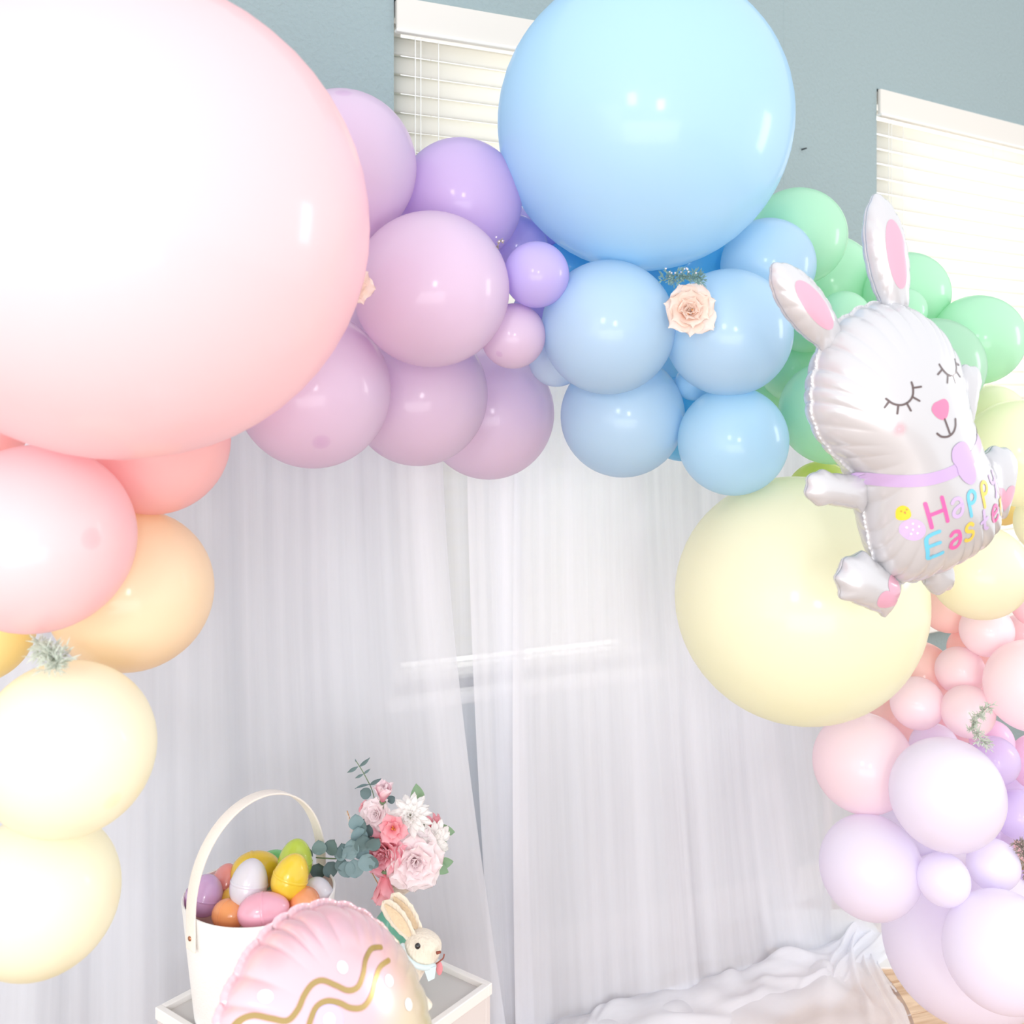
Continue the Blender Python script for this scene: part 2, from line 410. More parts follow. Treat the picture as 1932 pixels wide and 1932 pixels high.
# pool of tulle on the floor
def pool(seed, x0, x1, reach, mt, zoff, parent):
    rs = random.Random(seed); nx, ny = 220, 60; V = []; Fc = []; uvs = []
    nrm = Vector((KC, -1, 0)).normalized()
    ph = [rs.uniform(0, 6) for _ in range(8)]
    for j in range(ny+1):
        b = j/ny
        for i in range(nx+1):
            a = i/nx; x = x0+(x1-x0)*a
            rr = reach*(0.8+0.25*math.sin(6*a+ph[0])+0.12*math.sin(17*a+ph[1]))*(1-0.8*max(0, a-0.80)/0.2)
            sx = 0.07*b*math.sin(3.1*a*4+ph[2])+0.03*b*math.sin(19*a+ph[3]+3*b)
            p = Vector((x+sx, YC+KC*x, 0))+nrm*(0.05+rr*b)
            hump = 0.045*math.exp(-((b-0.30)/0.18)**2)+0.030*math.exp(-((b-0.70)/0.14)**2)
            fold = 0.5+0.5*math.sin(34*a+6*b*math.sin(4*a+ph[4])+ph[5])
            fold2 = (0.5+0.5*math.sin(60*a-9*b+3*math.sin(7*b+ph[6]+9*a)))*min(1, b*5)
            fold3 = 0.5+0.5*math.sin(13*b+9*math.sin(5*a+ph[7]))
            rdg = abs(math.sin(17*a*(1+0.35*b)+5*b+2.2*math.sin(4*a+3*b+ph[6])))**7
            z = zoff+hump*0.65*(0.45+0.5*fold)+0.007*fold2+0.010*fold3*fold*min(1, b*4)+0.010*(1-rdg)*0+0.012*rdg*min(1, b*6)+0.006
            z *= (1-b**6*0.9)
            V.append((p.x, p.y, max(0.006, z))); uvs.append((a*(x1-x0)*1.5, b*0.5))
    W_ = nx+1
    for j in range(ny):
        for i in range(nx):
            q = j*W_+i; Fc.append((q, q+1, q+1+W_, q+W_))
    me = mesh('hem_pool', V, Fc, mt); ul = me.uv_layers.new(name='UVMap')
    li = np.zeros(len(me.loops), dtype=np.int32); me.loops.foreach_get('vertex_index', li)
    ul.data.foreach_set('uv', np.array(uvs, dtype=np.float32)[li].ravel())
    return mobj('hem_pool', me, None, parent)
pool(5, -0.2, xcur(1612), 0.42, TUP, 0.004, rp)
pool(8, -0.1, xcur(1600), 0.30, TUP, 0.022, rp)

# ------------------------------------------------------------------ latex balloons
def balloon_mesh(name):
    prof = []
    n = 30
    for k in range(n+1):
        ph = math.pi*k/n*0.955
        r = math.sin(ph); z = math.cos(ph)
        if z < 0: z *= 1+0.05*(-z)**2
        prof.append((max(r, 1e-4) if k else 0.0001, z))
    zl = prof[-1][1]; rl = prof[-1][0]
    prof += [(rl*0.62, zl-0.025), (rl*0.40, zl-0.06), (rl*0.34, zl-0.09)]
    V, Fc = lathe_geo(prof, 56)
    return mesh(name, V, Fc), zl-0.09
BM0, ZK = balloon_mesh('balloon')
kv, kf = lathe_geo([(0.030, 0.01), (0.052, -0.005), (0.055, -0.025), (0.035, -0.045), (0.03, -0.06), (0.06, -0.10), (0.075, -0.115), (0.070, -0.12), (0.045, -0.105), (0.0001, -0.10)], 16)
KM0 = mesh('knot', kv, kf)
_cache = {}
def bmesh_for(key, crown):
    k = (key, crown)
    if k not in _cache:
        a = BM0.copy(); a.materials.append(bmat(key, crown)); b = KM0.copy(); b.materials.append(bmat(key, False))
        _cache[k] = (a, b)
    return _cache[k]

PLACED = []
def sphere_at(cx, cyp, rx, ry, d):
    def one(c, r, c0):
        a1 = math.atan((c-r-c0)/F); a2 = math.atan((c+r-c0)/F); mid = (a1+a2)/2; half = (a2-a1)/2
        lat = d*math.tan(mid); return lat, math.sin(half)*math.hypot(lat, d)
    X, r1 = one(cx, rx, CX); Zn, r2 = one(cyp, ry, HY)
    return Vector((X, d, CH-Zn)), (r1+r2)/2
TOL = 0.93
def place(cx, cyp, rx, ry, dmin):
    d = dmin
    while True:
        c, r = sphere_at(cx, cyp, rx, ry, d)
        if all((c-q).length >= (r+s)*TOL for q, s in PLACED) or d > dmin+1.2: break
        d += 0.01
    PLACED.append((c, r)); return c, r, d

def balloon(label, key, cx, cyp, rx, ry, dmin, crown=None, group=None, name='balloon', cat='balloon'):
    c, r, d = place(cx, cyp, rx, ry, dmin)
    rs = random.Random(int(cx*7+cyp*13))
    if crown:
        # direction towards the crown as seen: hit the sphere along the view ray
        ray = (P(crown[0], crown[1], 1.0)-Vector((0, 0, CH))).normalized()
        oc = Vector((0, 0, CH))-c; bq = oc.dot(ray); disc = bq*bq-(oc.dot(oc)-r*r)
        t = -bq-math.sqrt(max(disc, 0)); dr = (Vector((0, 0, CH))+ray*t-c).normalized()
    else:
        dr = Vector((rs.uniform(-.4, .4)+c.x*-0.4, -1, rs.uniform(-0.35, 0.35))).normalized()
    a, k = bmesh_for(key, bool(crown))
    o = mobj(name, a); o.location = c
    o.rotation_euler = dr.to_track_quat('Z', 'Y').to_euler(); o.scale = (r*rs.uniform(0.985, 1.005), r*rs.uniform(0.985, 1.005), r*1.01)
    setp(o, label, cat, group)
    kn = mobj('knot', k, None, o); kn.location = (0, 0, ZK+0.01)
    return o, c, r

GP, GL, GB, GG, GY, GK, GV = ('pink and peach balloons on the left', 'lilac and purple balloons of the arch top', 'blue balloons of the arch',
   'mint green balloons of the arch', 'yellow balloons', 'small and large pink balloons low on the right', 'lavender balloons at the bottom right')
# front first; each is set as deep as it needs to sit behind those before it
balloon('giant pale pink balloon filling the upper left corner', 'pink', 200, 400, 489, 480, 1.25, None, GP)
balloon('large pale pink balloon at the left edge under the giant pink one', 'pink', 62, 1018, 193, 185, 1.33, (172, 1016), GP)
balloon('round cream yellow balloon at the left edge, upper of the stacked pair', 'cream', 122, 1416, 176, 169, 1.33, (212, 1511), GY)
balloon('pale yellow balloon lowest on the left edge', 'cream', 68, 1692, 165, 162, 1.38, None, GY)
balloon('coral pink balloon peeking out under the giant pink one', 'coral', 288, 830, 147, 145, 1.52, None, GP)
balloon('peach orange balloon behind the large pale pink one on the left', 'peach', 242, 1115, 161, 160, 1.5, None, GP)
balloon('golden yellow balloon at the left edge behind the grey green sprig', 'gold', -45, 1185, 112, 112, 1.5, None, GY)
balloon('coral balloon showing as a sliver at the left edge', 'coral', -60, 790, 120, 110, 1.5, None, GP)

balloon('big lilac balloon in front, right beside the giant pink one', 'lilac', 813, 545, 148, 148, 1.70, None, GL)
balloon('tall lilac balloon above, tucked behind the giant pink one', 'lilac', 645, 312, 143, 145, 1.75, (648, 176), GL)
balloon('lilac pink balloon lower left with a dark crown spot near its base', 'lilac', 590, 736, 147, 150, 1.75, (606, 834), GL)
balloon('purple balloon between the tall lilac and the giant blue one', 'purple', 868, 378, 117, 121, 1.8, None, GL)
balloon('giant light blue balloon at the top centre', 'skyblue', 1220, 222, 286, 285, 1.85, None, GB)
balloon('small violet balloon under the left side of the giant blue one', 'violet', 1012, 518, 61, 65, 1.75, None, GL)
balloon('light blue balloon left of the peach rose', 'blue', 1148, 617, 127.5, 128.5, 1.80, None, GB)
balloon('small lilac balloon below the small violet one', 'lilac', 968, 634, 58, 65, 1.78, (942, 668), GL)
balloon('light blue balloon right of the peach rose', 'blue', 1376, 627, 121, 122, 1.83, None, GB)
balloon('lilac balloon directly below the big lilac one', 'lilac', 790, 750, 128, 131, 1.8, (712, 850), GL)
balloon('lilac balloon hanging lowest right over the tulle top', 'lilac', 922, 780, 122, 128, 1.85, None, GL)
balloon('light blue balloon below the one left of the rose', 'blue', 1175, 785, 119, 117, 1.86, None, GB)
balloon('turquoise blue balloon next to the green ones, lowest blue', 'skyblue', 1384, 832, 106, 104, 1.86, None, GB)
balloon('blue balloon peeking out below right of the giant blue one', 'blue', 1450, 500, 91, 90, 1.95, None, GB)
balloon('tiny pale blue balloon between the lilac and blue clusters', 'paleblue', 1050, 678, 52, 53, 1.9, None, GB)
balloon('deep violet balloon in the gap behind the small violet one', 'violet', 970, 468, 66, 62, 1.95, None, GL)
balloon('blue balloon with painted-in crevice shade in the gap under the giant blue one', 'creviceblue', 1290, 500, 130, 100, 2.0, None, GB)
balloon('small blue balloon in the gap between the lower two blue ones', 'skyblue', 1308, 722, 37, 32, 1.95, None, GB)
balloon('blue balloon with painted-in crevice shade deep behind the lower blue pair', 'creviceblue', 1290, 790, 80, 84, 2.1, None, GB)

balloon('giant pale yellow balloon in the centre right', 'lemon', 1515, 1135, 241, 240, 1.92, None, GY)
balloon('green balloon between the blue ones and the foil rabbit head', 'green', 1570, 778, 98, 104, 1.98, None, GG)
balloon('greyish green balloon behind the foil rabbit right ear side', 'sage', 1765, 692, 93, 98, 2.0, None, GG)
balloon('top green balloon next to the giant blue one', 'green', 1505, 446, 93, 95, 2.0, None, GG)
balloon('small green balloon between the foil rabbit ears', 'green', 1592, 600, 50, 54, 2.0, None, GG)
balloon('small green balloon right of the upright foil ear', 'green', 1705, 586, 42, 47, 2.0, None, GG)
balloon('green balloon below the drooping foil ear', 'green', 1520, 612, 54, 56, 2.05, None, GG)
balloon('large green balloon at the right edge in front of the blind', 'green', 1845, 641, 88, 90, 2.1, None, GG)
balloon('green balloon right of the upright foil ear, against the blind', 'green', 1712, 555, 78, 86, 2.1, None, GG)
balloon('green balloon between the top green one and the upright foil ear', 'green', 1560, 535, 86, 106, 2.15, None, GG)
balloon('deep green balloon in the gap behind the green pair', 'green', 1500, 690, 70, 70, 2.2, None, GG)
balloon('cream yellow balloon below the foil rabbit right foot', 'buttercream', 1849, 1080, 93, 97, 1.95, None, GY)
balloon('yellow balloon at the right edge beside the foil rabbit', 'lemon', 1925, 855, 105, 110, 2.05, (1916, 880), GY)
balloon('yellow balloon showing as an arc above at the right edge', 'lemon', 1872, 792, 68, 69, 2.2, None, GY)
balloon('bright lime yellow balloon wedged above the giant yellow one', 'lime', 1550, 935, 66, 66, 2.2, None, GY)
balloon('pale yellow balloon cut by the right edge below', 'cream', 1985, 985, 70, 72, 2.1, None, GY)
balloon('golden yellow balloon in the gap behind the foil foot', 'gold', 1893, 960, 26, 40, 2.25, None, GY)

balloon('big pale pink balloon cut by the right edge', 'blush', 1948, 1295, 90, 95, 2.0, None, GK)
balloon('large pale lavender balloon in front below the sprig', 'lavender', 1789, 1501, 111.5, 112.5, 1.95, None, GV)
balloon('small pink balloon behind the silvery sprig', 'blush', 1827, 1343, 54, 50, 2.05, None, GK)
balloon('small pink balloon between the giant yellow one and the sprig', 'blush', 1731, 1327, 53, 52, 2.08, None, GK)
balloon('small pink balloon above the one with the sprig', 'blush', 1812, 1266, 50, 46, 2.1, None, GK)
balloon('small pink balloon just under the cream yellow one', 'blush', 1862, 1190, 51, 53, 2.1, None, GK)
balloon('very pale lavender balloon in front at the bottom right corner', 'lavender', 1894, 1797, 120, 121, 1.9, None, GV)
balloon('small lavender balloon in the middle of the bottom right cluster', 'lavender', 1781, 1660, 54, 52, 1.95, None, GV)
balloon('large lavender balloon overlapping the tulle edge', 'lavender', 1644, 1638, 99, 105, 2.0, None, GV)
balloon('lavender balloon right of the small middle one', 'lavender', 1875, 1632, 55, 51, 2.02, None, GV)
balloon('large pale pink balloon overlapping the tulle edge under the giant yellow one', 'blush', 1630, 1441, 99, 98, 2.08, None, GK)
balloon('giant lavender balloon at the bottom right standing on the floor side', 'lavender', 1830, 1776, 169, 170, 2.1, None, GV)
balloon('salmon pink balloon above the hole where the wall shows', 'salmon', 1790, 1141, 56, 57, 2.15, None, GK)
balloon('salmon balloon behind the giant yellow one, below the hole', 'salmon', 1735, 1275, 66, 68, 2.2, None, GK)
balloon('salmon pink balloon right of the hole where the wall shows', 'salmon', 1832, 1225, 47, 45, 2.2, None, GK)
balloon('pink balloon at the right edge above the big pale one', 'rose', 1952, 1140, 48, 42, 2.15, None, GK)
balloon('mauve balloon right of the large pale lavender one', 'mauve', 1877, 1436, 48, 50, 2.1, None, GV)
balloon('orchid pink balloon below the sprig, behind the mauve one', 'orchid', 1872, 1400, 42, 45, 2.2, None, GK)
balloon('mauve balloon half hidden at the right edge below the mauve pair', 'mauve', 1924, 1538, 52, 50, 2.1, None, GV)
balloon('pale lavender balloon peeking up behind the large lavender one', 'lavender', 1763, 1411, 49, 48, 2.15, None, GV)
balloon('orchid balloon cut by the right edge', 'orchid', 1962, 1440, 55, 62, 2.25, None, GK)
balloon('rose pink balloon deep between the small pink ones', 'rose', 1878, 1255, 42, 42, 2.3, None, GK)
balloon('salmon balloon in the gap under the giant yellow one', 'salmon', 1690, 1355, 60, 50, 2.3, None, GK)
balloon('rose pink balloon at the right edge behind the big pale one', 'rose', 1925, 1195, 34, 40, 2.3, None, GK)
balloon('mauve balloon in the gap above the bottom right corner one', 'mauve', 1945, 1690, 50, 48, 2.15, None, GV)
balloon('deep lavender balloon behind the small middle one', 'mauve', 1820, 1600, 46, 60, 2.25, None, GV)
balloon('peach pink balloon peeking out at the right edge by the silvery tuft', 'salmon', 1945, 1600, 34, 30, 2.25, None, GK)
balloon('blue balloon with painted-in crevice shade in the gap right of the small violet one', 'creviceblue', 1072, 505, 55, 50, 2.05, None, GB)
balloon('violet balloon in the gap between the small violet and small lilac ones', 'violet', 1012, 588, 46, 46, 2.0, None, GL)
balloon('violet balloon wedged under the purple one by the giant blue', 'violet', 1010, 432, 46, 50, 2.05, None, GL)
balloon('blue balloon in the gap between the two blue ones beside the rose', 'skyblue', 1262, 705, 42, 45, 2.15, None, GB)
balloon('lilac balloon in the gap behind the peach rose by the giant pink one', 'lilac', 705, 590, 70, 70, 2.0, None, GL)
balloon('deep green balloon in the gap left of the lowest green one', 'green', 1452, 740, 62, 60, 2.2, None, GG)
balloon('lavender balloon in the gap between the large pink and lavender ones', 'lavender', 1715, 1560, 72, 70, 2.3, None, GV)
balloon('rose pink balloon in the gap behind the one with the sprig', 'rose', 1790, 1360, 52, 56, 2.35, None, GK)
balloon('rose pink balloon in the gap left of the big pale one', 'rose', 1856, 1310, 44, 48, 2.4, None, GK)
balloon('mauve balloon in the gap between the mauve pair', 'mauve', 1908, 1488, 48, 46, 2.4, None, GV)
balloon('mauve balloon in the gap above the lavender one by the silvery tuft', 'mauve', 1880, 1572, 46, 46, 2.4, None, GV)

# ------------------------------------------------------------------ foil balloons
class Foil:
    """two foil sheets welded along an outline (list of (u,v) in metres) and inflated"""
    def __init__(s, outline, H, npuck, puck=0.06, n=96, seam=0.004):
        pts = catmull([Vector((a, b, 0)) for a, b in outline], 10, True)
        # resample by arc length
        P2 = np.array([(p.x, p.y) for p in pts]); Q = np.vstack([P2, P2[:1]])
        seg = np.hypot(*(Q[1:]-Q[:-1]).T); cum = np.concatenate([[0], np.cumsum(seg)])
        tt = np.linspace(0, cum[-1], n, endpoint=False)
        s.B = np.stack([np.interp(tt, cum, Q[:, 0]), np.interp(tt, cum, Q[:, 1])], 1)
        s.n = n; s.npuck = npuck; s.puck = puck; s.H = H; s.seam = seam
        s.c = np.array([(s.B[:, 0].min()+s.B[:, 0].max())/2, (s.B[:, 1].min()+s.B[:, 1].max())/2])
        lo = s.B.min(0)-0.004; hi = s.B.max(0)+0.004
        G = 110; h = max(hi-lo)/G; nx, ny = int((hi[0]-lo[0])/h)+2, int((hi[1]-lo[1])/h)+2
        s.lo, s.h = lo, h
        X, Y = np.meshgrid(lo[0]+h*np.arange(nx), lo[1]+h*np.arange(ny), indexing='ij')
        ins = np.zeros(X.shape, bool); bx, by = s.B[:, 0], s.B[:, 1]; j = n-1
        for i in range(n):
            c = ((by[i] > Y) != (by[j] > Y)) & (X < (bx[j]-bx[i])*(Y-by[i])/(by[j]-by[i]+1e-12)+bx[i]); ins ^= c; j = i
        ph = np.zeros(X.shape); par = (np.indices(X.shape).sum(0) % 2)
        om = 1.94
        masks = [ins & (par == k) for k in (0, 1)]
        for m_ in masks: m_[0, :] = m_[-1, :] = False; m_[:, 0] = m_[:, -1] = False
        for it in range(260):
            for m_ in masks:
                r = np.zeros_like(ph)
                r[1:-1, 1:-1] = (ph[2:, 1:-1]+ph[:-2, 1:-1]+ph[1:-1, 2:]+ph[1:-1, :-2]+1.0)/4-ph[1:-1, 1:-1]
                ph[m_] += om*r[m_]
        s.ph = np.maximum(ph, 0)/max(ph.max(), 1e-9)
    def raw(s, u, v):
        x = (u-s.lo[0])/s.h; y = (v-s.lo[1])/s.h
        i = int(max(0, min(s.ph.shape[0]-2, math.floor(x)))); j = int(max(0, min(s.ph.shape[1]-2, math.floor(y))))
        a, b = min(1, max(0, x-i)), min(1, max(0, y-j)); g = s.ph
        return g[i, j]*(1-a)*(1-b)+g[i+1, j]*a*(1-b)+g[i, j+1]*(1-a)*b+g[i+1, j+1]*a*b
    def ring(s, k, rho):
        B = s.B[k % s.n]; u = s.c+(B-s.c)*rho
        if rho <= 0.90: f = s.raw(*u)
        else:
            u9 = s.c+(B-s.c)*0.90; f = s.raw(*u9)*(1-rho)/0.10
        return u, math.sqrt(max(f, 0))
    def z(s, u, v):   # unpuckered height of the front sheet
        d = np.array([u, v])-s.c; an = math.atan2(d[1], d[0])
        rb = np.hypot(*(s.B-s.c).T); ab = np.arctan2((s.B-s.c)[:, 1], (s.B-s.c)[:, 0])
        dd = np.abs((ab-an+math.pi) % (2*math.pi)-math.pi); k = int(dd.argmin()); R = rb[k]
        rho = min(1, np.hypot(*d)/R)
        if rho <= 0.9: f = s.raw(u, v)
        else:
            q = s.c+d*(0.9/rho); f = s.raw(*q)*(1-rho)/0.1
        return s.H*math.sqrt(max(f, 0))*s.pk(k, rho)
    def pk(s, k, rho):
        if not s.npuck: return 1.0
        th = math.pi*s.npuck*k/s.n+0.5*math.sin(k*0.11)+0.35*math.sin(k*0.05*s.npuck/10+1)
        ridge = abs(math.sin(th))**0.38
        e = max(0.0, (rho-0.62)/0.38)
        return 1-s.puck*(1-ridge)*e**1.2
    def build(s, name, mt, parent, rings=26, uvscale=1):
        rh = [math.sin(math.pi/2*(q/rings))**0.9 for q in range(1, rings+1)]
        V = []; Fc = []; n = s.n
        for side in (1, -1):
            base = len(V)
            zc = s.H*math.sqrt(s.raw(*s.c)); V.append((s.c[0], s.c[1], side*zc))
            for q, rho in enumerate(rh):
                for k in range(n):
                    u, f = s.ring(k, rho)
                    th = math.pi*s.npuck*k/n+0.5*math.sin(k*0.11)+0.35*math.sin(k*0.05*s.npuck/10+1) if s.npuck else 0
                    pull = 1.0
                    if s.npuck: pull = 1-0.030*(1-abs(math.sin(th))**0.6)*max(0, (rho-0.6)/0.4)**2
                    u = s.c+(u-s.c)*pull
                    V.append((u[0], u[1], side*(s.H*f*s.pk(k, rho)+(0.0003 if rho < 1 else 0.0003))))
            for k in range(n):
                k2 = (k+1) % n
                t = (base, base+1+k, base+1+k2); Fc.append(t if side > 0 else t[::-1])
            for q in range(len(rh)-1):
                for k in range(n):
                    k2 = (k+1) % n; a = base+1+q*n
                    t = (a+k, a+n+k, a+n+k2, a+k2); Fc.append(t if side > 0 else t[::-1])
            if side > 0: e1 = base+1+(len(rh)-1)*n
            else: e2 = base+1+(len(rh)-1)*n
        # welded seam flange
        for side, e in ((1, e1), (-1, e2)):
            b = len(V)
            for k in range(n):
                p = Vector(V[e+k]); pa = Vector(V[e+(k-1) % n]); pb = Vector(V[e+(k+1) % n]); t = (pb-pa).normalized()
                nn = Vector((t.y, -t.x, 0)); V.append((p.x+nn.x*s.seam, p.y+nn.y*s.seam, side*0.0002+0.0012*math.sin(k*2.1)))
            for k in range(n):
                k2 = (k+1) % n; t = (e+k, b+k, b+k2, e+k2); Fc.append(t if side > 0 else t[::-1])
        return make(name, V, Fc, mt, parent)
    def surf(s, u, v, eps=0.0009): return Vector((u, v, s.z(u, v)+eps))
    def strip(s, name, pts, wd, mt, parent, per=8, closed=False, eps=0.0010, taper=None):
        """a printed stroke laid on the front sheet"""
        c = catmull([Vector((a, b, 0)) for a, b in pts], per, closed) if len(pts) > 2 else [Vector((pts[0][0], pts[0][1], 0)).lerp(Vector((pts[1][0], pts[1][1], 0)), t/per) for t in range(per+1)]
        V = []; Fc = []; m_ = len(c); cols = 4
        for i, p in enumerate(c):
            if closed: t = (c[(i+1) % m_]-c[i-1]).normalized()
            else: t = (c[min(i+1, m_-1)]-c[max(i-1, 0)]).normalized()
            nn = Vector((-t.y, t.x, 0)); w_ = wd if not taper else wd*taper(i/(m_-1))
            for q in range(cols+1):
                uu = p+nn*w_*(q/cols-0.5); V.append(s.surf(uu.x, uu.y, eps))
        for i in range(m_ if closed else m_-1):
            i2 = (i+1) % m_
            for q in range(cols):
                a = i*(cols+1)+q; b = i2*(cols+1)+q; Fc.append((a+1, a, b, b+1))
        # round ends
        if not closed:
            for (i, sg) in ((0, -1), (m_-1, 1)):
                t = (c[min(i+1, m_-1)]-c[max(i-1, 0)]).normalized()*sg; nn = Vector((-t.y, t.x, 0))
                w_ = wd if not taper else wd*taper(i/(m_-1))
                b0 = len(V); V.append(s.surf(c[i].x, c[i].y, eps))
                for q in range(7):
                    an = -math.pi/2+math.pi*q/6; uu = c[i]+t*math.cos(an)*w_/2+nn*math.sin(an)*w_/2; V.append(s.surf(uu.x, uu.y, eps))
                for q in range(6): Fc.append((b0, b0+1+q, b0+2+q))
        return (V, Fc) if parent is None else make(name, V, Fc, mt, parent)
    def blob(s, name, pts, mt, parent, per=6, rings=5, eps=0.0009):
        c = catmull([Vector((a, b, 0)) for a, b in pts], per, True) if per > 1 else [Vector((a, b, 0)) for a, b in pts]
        ct = sum(c, Vector())/len(c); m_ = len(c); V = [s.surf(ct.x, ct.y, eps)]; Fc = []
        for r in range(1, rings+1):
            for p in c:
                q = ct.lerp(p, r/rings); V.append(s.surf(q.x, q.y, eps))
        for k in range(m_):
            k2 = (k+1) % m_; Fc.append((0, 1+k, 1+k2))
            for r in range(rings-1):
                a = 1+r*m_; Fc.append((a+k, a+m_+k, a+m_+k2, a+k2))
        return (V, Fc) if parent is None else make(name, V, Fc, mt, parent)

def ell(cx, cyy, a, b, rot=0, n=12):
    return [(cx+a*math.cos(t)*math.cos(rot)-b*math.sin(t)*math.sin(rot), cyy+a*math.cos(t)*math.sin(rot)+b*math.sin(t)*math.cos(rot)) for t in [2*math.pi*k/n for k in range(n)]]

# ---- rabbit balloon
DB = 1.55; S = DB/F*0.985
def ss(pts): return [(a*S, b*S) for a, b in pts]
root = empty('rabbit_balloon', P(1690, 800, DB), None, 'white foil rabbit balloon with closed eyes and Happy Easter lettering', 'balloon')
# local x right, y up, z towards the viewer
Rl = Matrix.Rotation(math.radians(18), 4, 'Z') @ Matrix(((1, 0, 0, 0), (0, 0, -1, 0), (0, 1, 0, 0), (0, 0, 0, 1))) @ Matrix.Rotation(math.radians(22), 4, 'Z')
root.rotation_euler = Rl.to_euler()
FO = M['foil']
body_o = [(15, 235), (-60, 222), (-115, 180), (-152, 125), (-167, 67), (-152, 8), (-126, -42), (-122, -82), (-128, -125), (-138, -175), (-140, -225), (-116, -277), (-60, -299), (15, -303),
          (85, -299), (135, -277), (152, -225), (154, -175), (148, -125), (138, -82), (138, -38), (148, 15), (158, 67), (152, 125), (125, 175), (80, 217)]
body = Foil(ss(body_o), 118*S, 38, 0.10, 432)
body.build('body', FO, root)
ink = mat('brown_ink', (0.12, 0.085, 0.085), 0.35, coat=0.3); inkpk = mat('pink_ink', (0.74, 0.20, 0.36), 0.32, coat=0.3)
palepk = mat('pale_pink_ink', (0.68, 0.36, 0.47), 0.3, coat=0.4); lilink = mat('lilac_ink', (0.55, 0.40, 0.66), 0.3, coat=0.3)
hot = mat('hot_pink_ink', (0.86, 0.14, 0.40), 0.3, coat=0.3); cyan = mat('cyan_ink', (0.16, 0.56, 0.76), 0.3, coat=0.3)
ylw = mat('yellow_ink', (0.86, 0.60, 0.10), 0.3, coat=0.3); lilac2 = mat('light_lilac_ink', (0.60, 0.46, 0.74), 0.3, coat=0.3)
orange = mat('orange_ink', (0.85, 0.30, 0.08), 0.3)
cheek = bpy.data.materials.new('cheek_blush'); cheek.use_nodes = True
_b = cheek.node_tree.nodes['Principled BSDF']; _b.inputs['Base Color'].default_value = (0.84, 0.50, 0.56, 1); _b.inputs['Roughness'].default_value = 0.3
_tc = N(cheek, 'ShaderNodeTexCoord'); _g = N(cheek, 'ShaderNodeTexGradient'); _g.gradient_type = 'QUADRATIC_SPHERE'
_mp = N(cheek, 'ShaderNodeMapping')
CKU, CKV = -72*S, 22*S
_mp.vector_type = 'TEXTURE'; _mp.inputs['Location'].default_value = (CKU, CKV, body.z(CKU, CKV)); _mp.inputs['Scale'].default_value = (19*S, 19*S, 0.03)
L(cheek, _tc.outputs['Object'], _mp.inputs[0]); L(cheek, _mp.outputs[0], _g.inputs[0])
_m = N(cheek, 'ShaderNodeMath'); _m.operation = 'MULTIPLY'; _m.inputs[1].default_value = 1.0; L(cheek, _g.outputs[1], _m.inputs[0]); L(cheek, _m.outputs[0], _b.inputs['Alpha'])
body.blob('cheek', ell(CKU, CKV, 18*S, 18*S), cheek, root)
# eyes: arc with lashes
def eye(uc, vc, mir):
    parts = []
    arc = [(-27, 12), (-20, 0), (-8, -8), (6, -8), (18, -1), (25, 12), (27, 22)]
    if mir: arc = [(-x, y) for x, y in arc]
    parts.append(body.strip('', ss([(uc+x, vc+y) for x, y in arc]), 3.8*S, None, None))
    lash = [((-24, 6), (-35, -2)), ((-12, -6), (-19, -20)), ((3, -9), (5, -24)), ((17, -2), (27, -14)), ((25, 12), (41, 8))]
    if mir: lash = [((-a, b), (-c, d)) for (a, b), (c, d) in lash]
    for a, b in lash:
        parts.append(body.strip('', ss([(uc+a[0], vc+a[1]), (uc+b[0], vc+b[1])]), 3.6*S, None, None, per=5))
    make('eye', *merge(parts), ink, root)
eye(-48, 70, False); eye(80, 76, True)
body.blob('nose', ss([(15+x, 22+y) for x, y in [(-20, 8), (-12, 18), (2, 19), (16, 17), (21, 6), (13, -9), (0, -17), (-13, -9)]]), inkpk, root)
mp_ = [body.strip('', ss([(15, 6), (16, -22)]), 4*S, None, None, per=6), body.strip('', ss([(-10, -12), (-3, -21), (10, -26), (24, -24), (34, -16), (40, -4)]), 4*S, None, None)]
make('mouth', *merge(mp_), ink, root)
# neck ribbon and bow
body.strip('neck_ribbon', ss([(-124, -58), (-112, -64), (-90, -74), (-55, -85), (-19, -90), (15, -90), (50, -86), (90, -75), (120, -62), (136, -55)]), 23*S, lilink, root, per=6)
body.blob('bow', ss([(30+x, -88+y) for x, y in [(-4, 42), (-20, 36), (-27, 18), (-22, 2), (-22, -12), (-14, -30), (0, -42), (14, -38), (20, -20), (18, 0), (22, 22), (12, 38)]]), lilink, root, eps=0.0016)
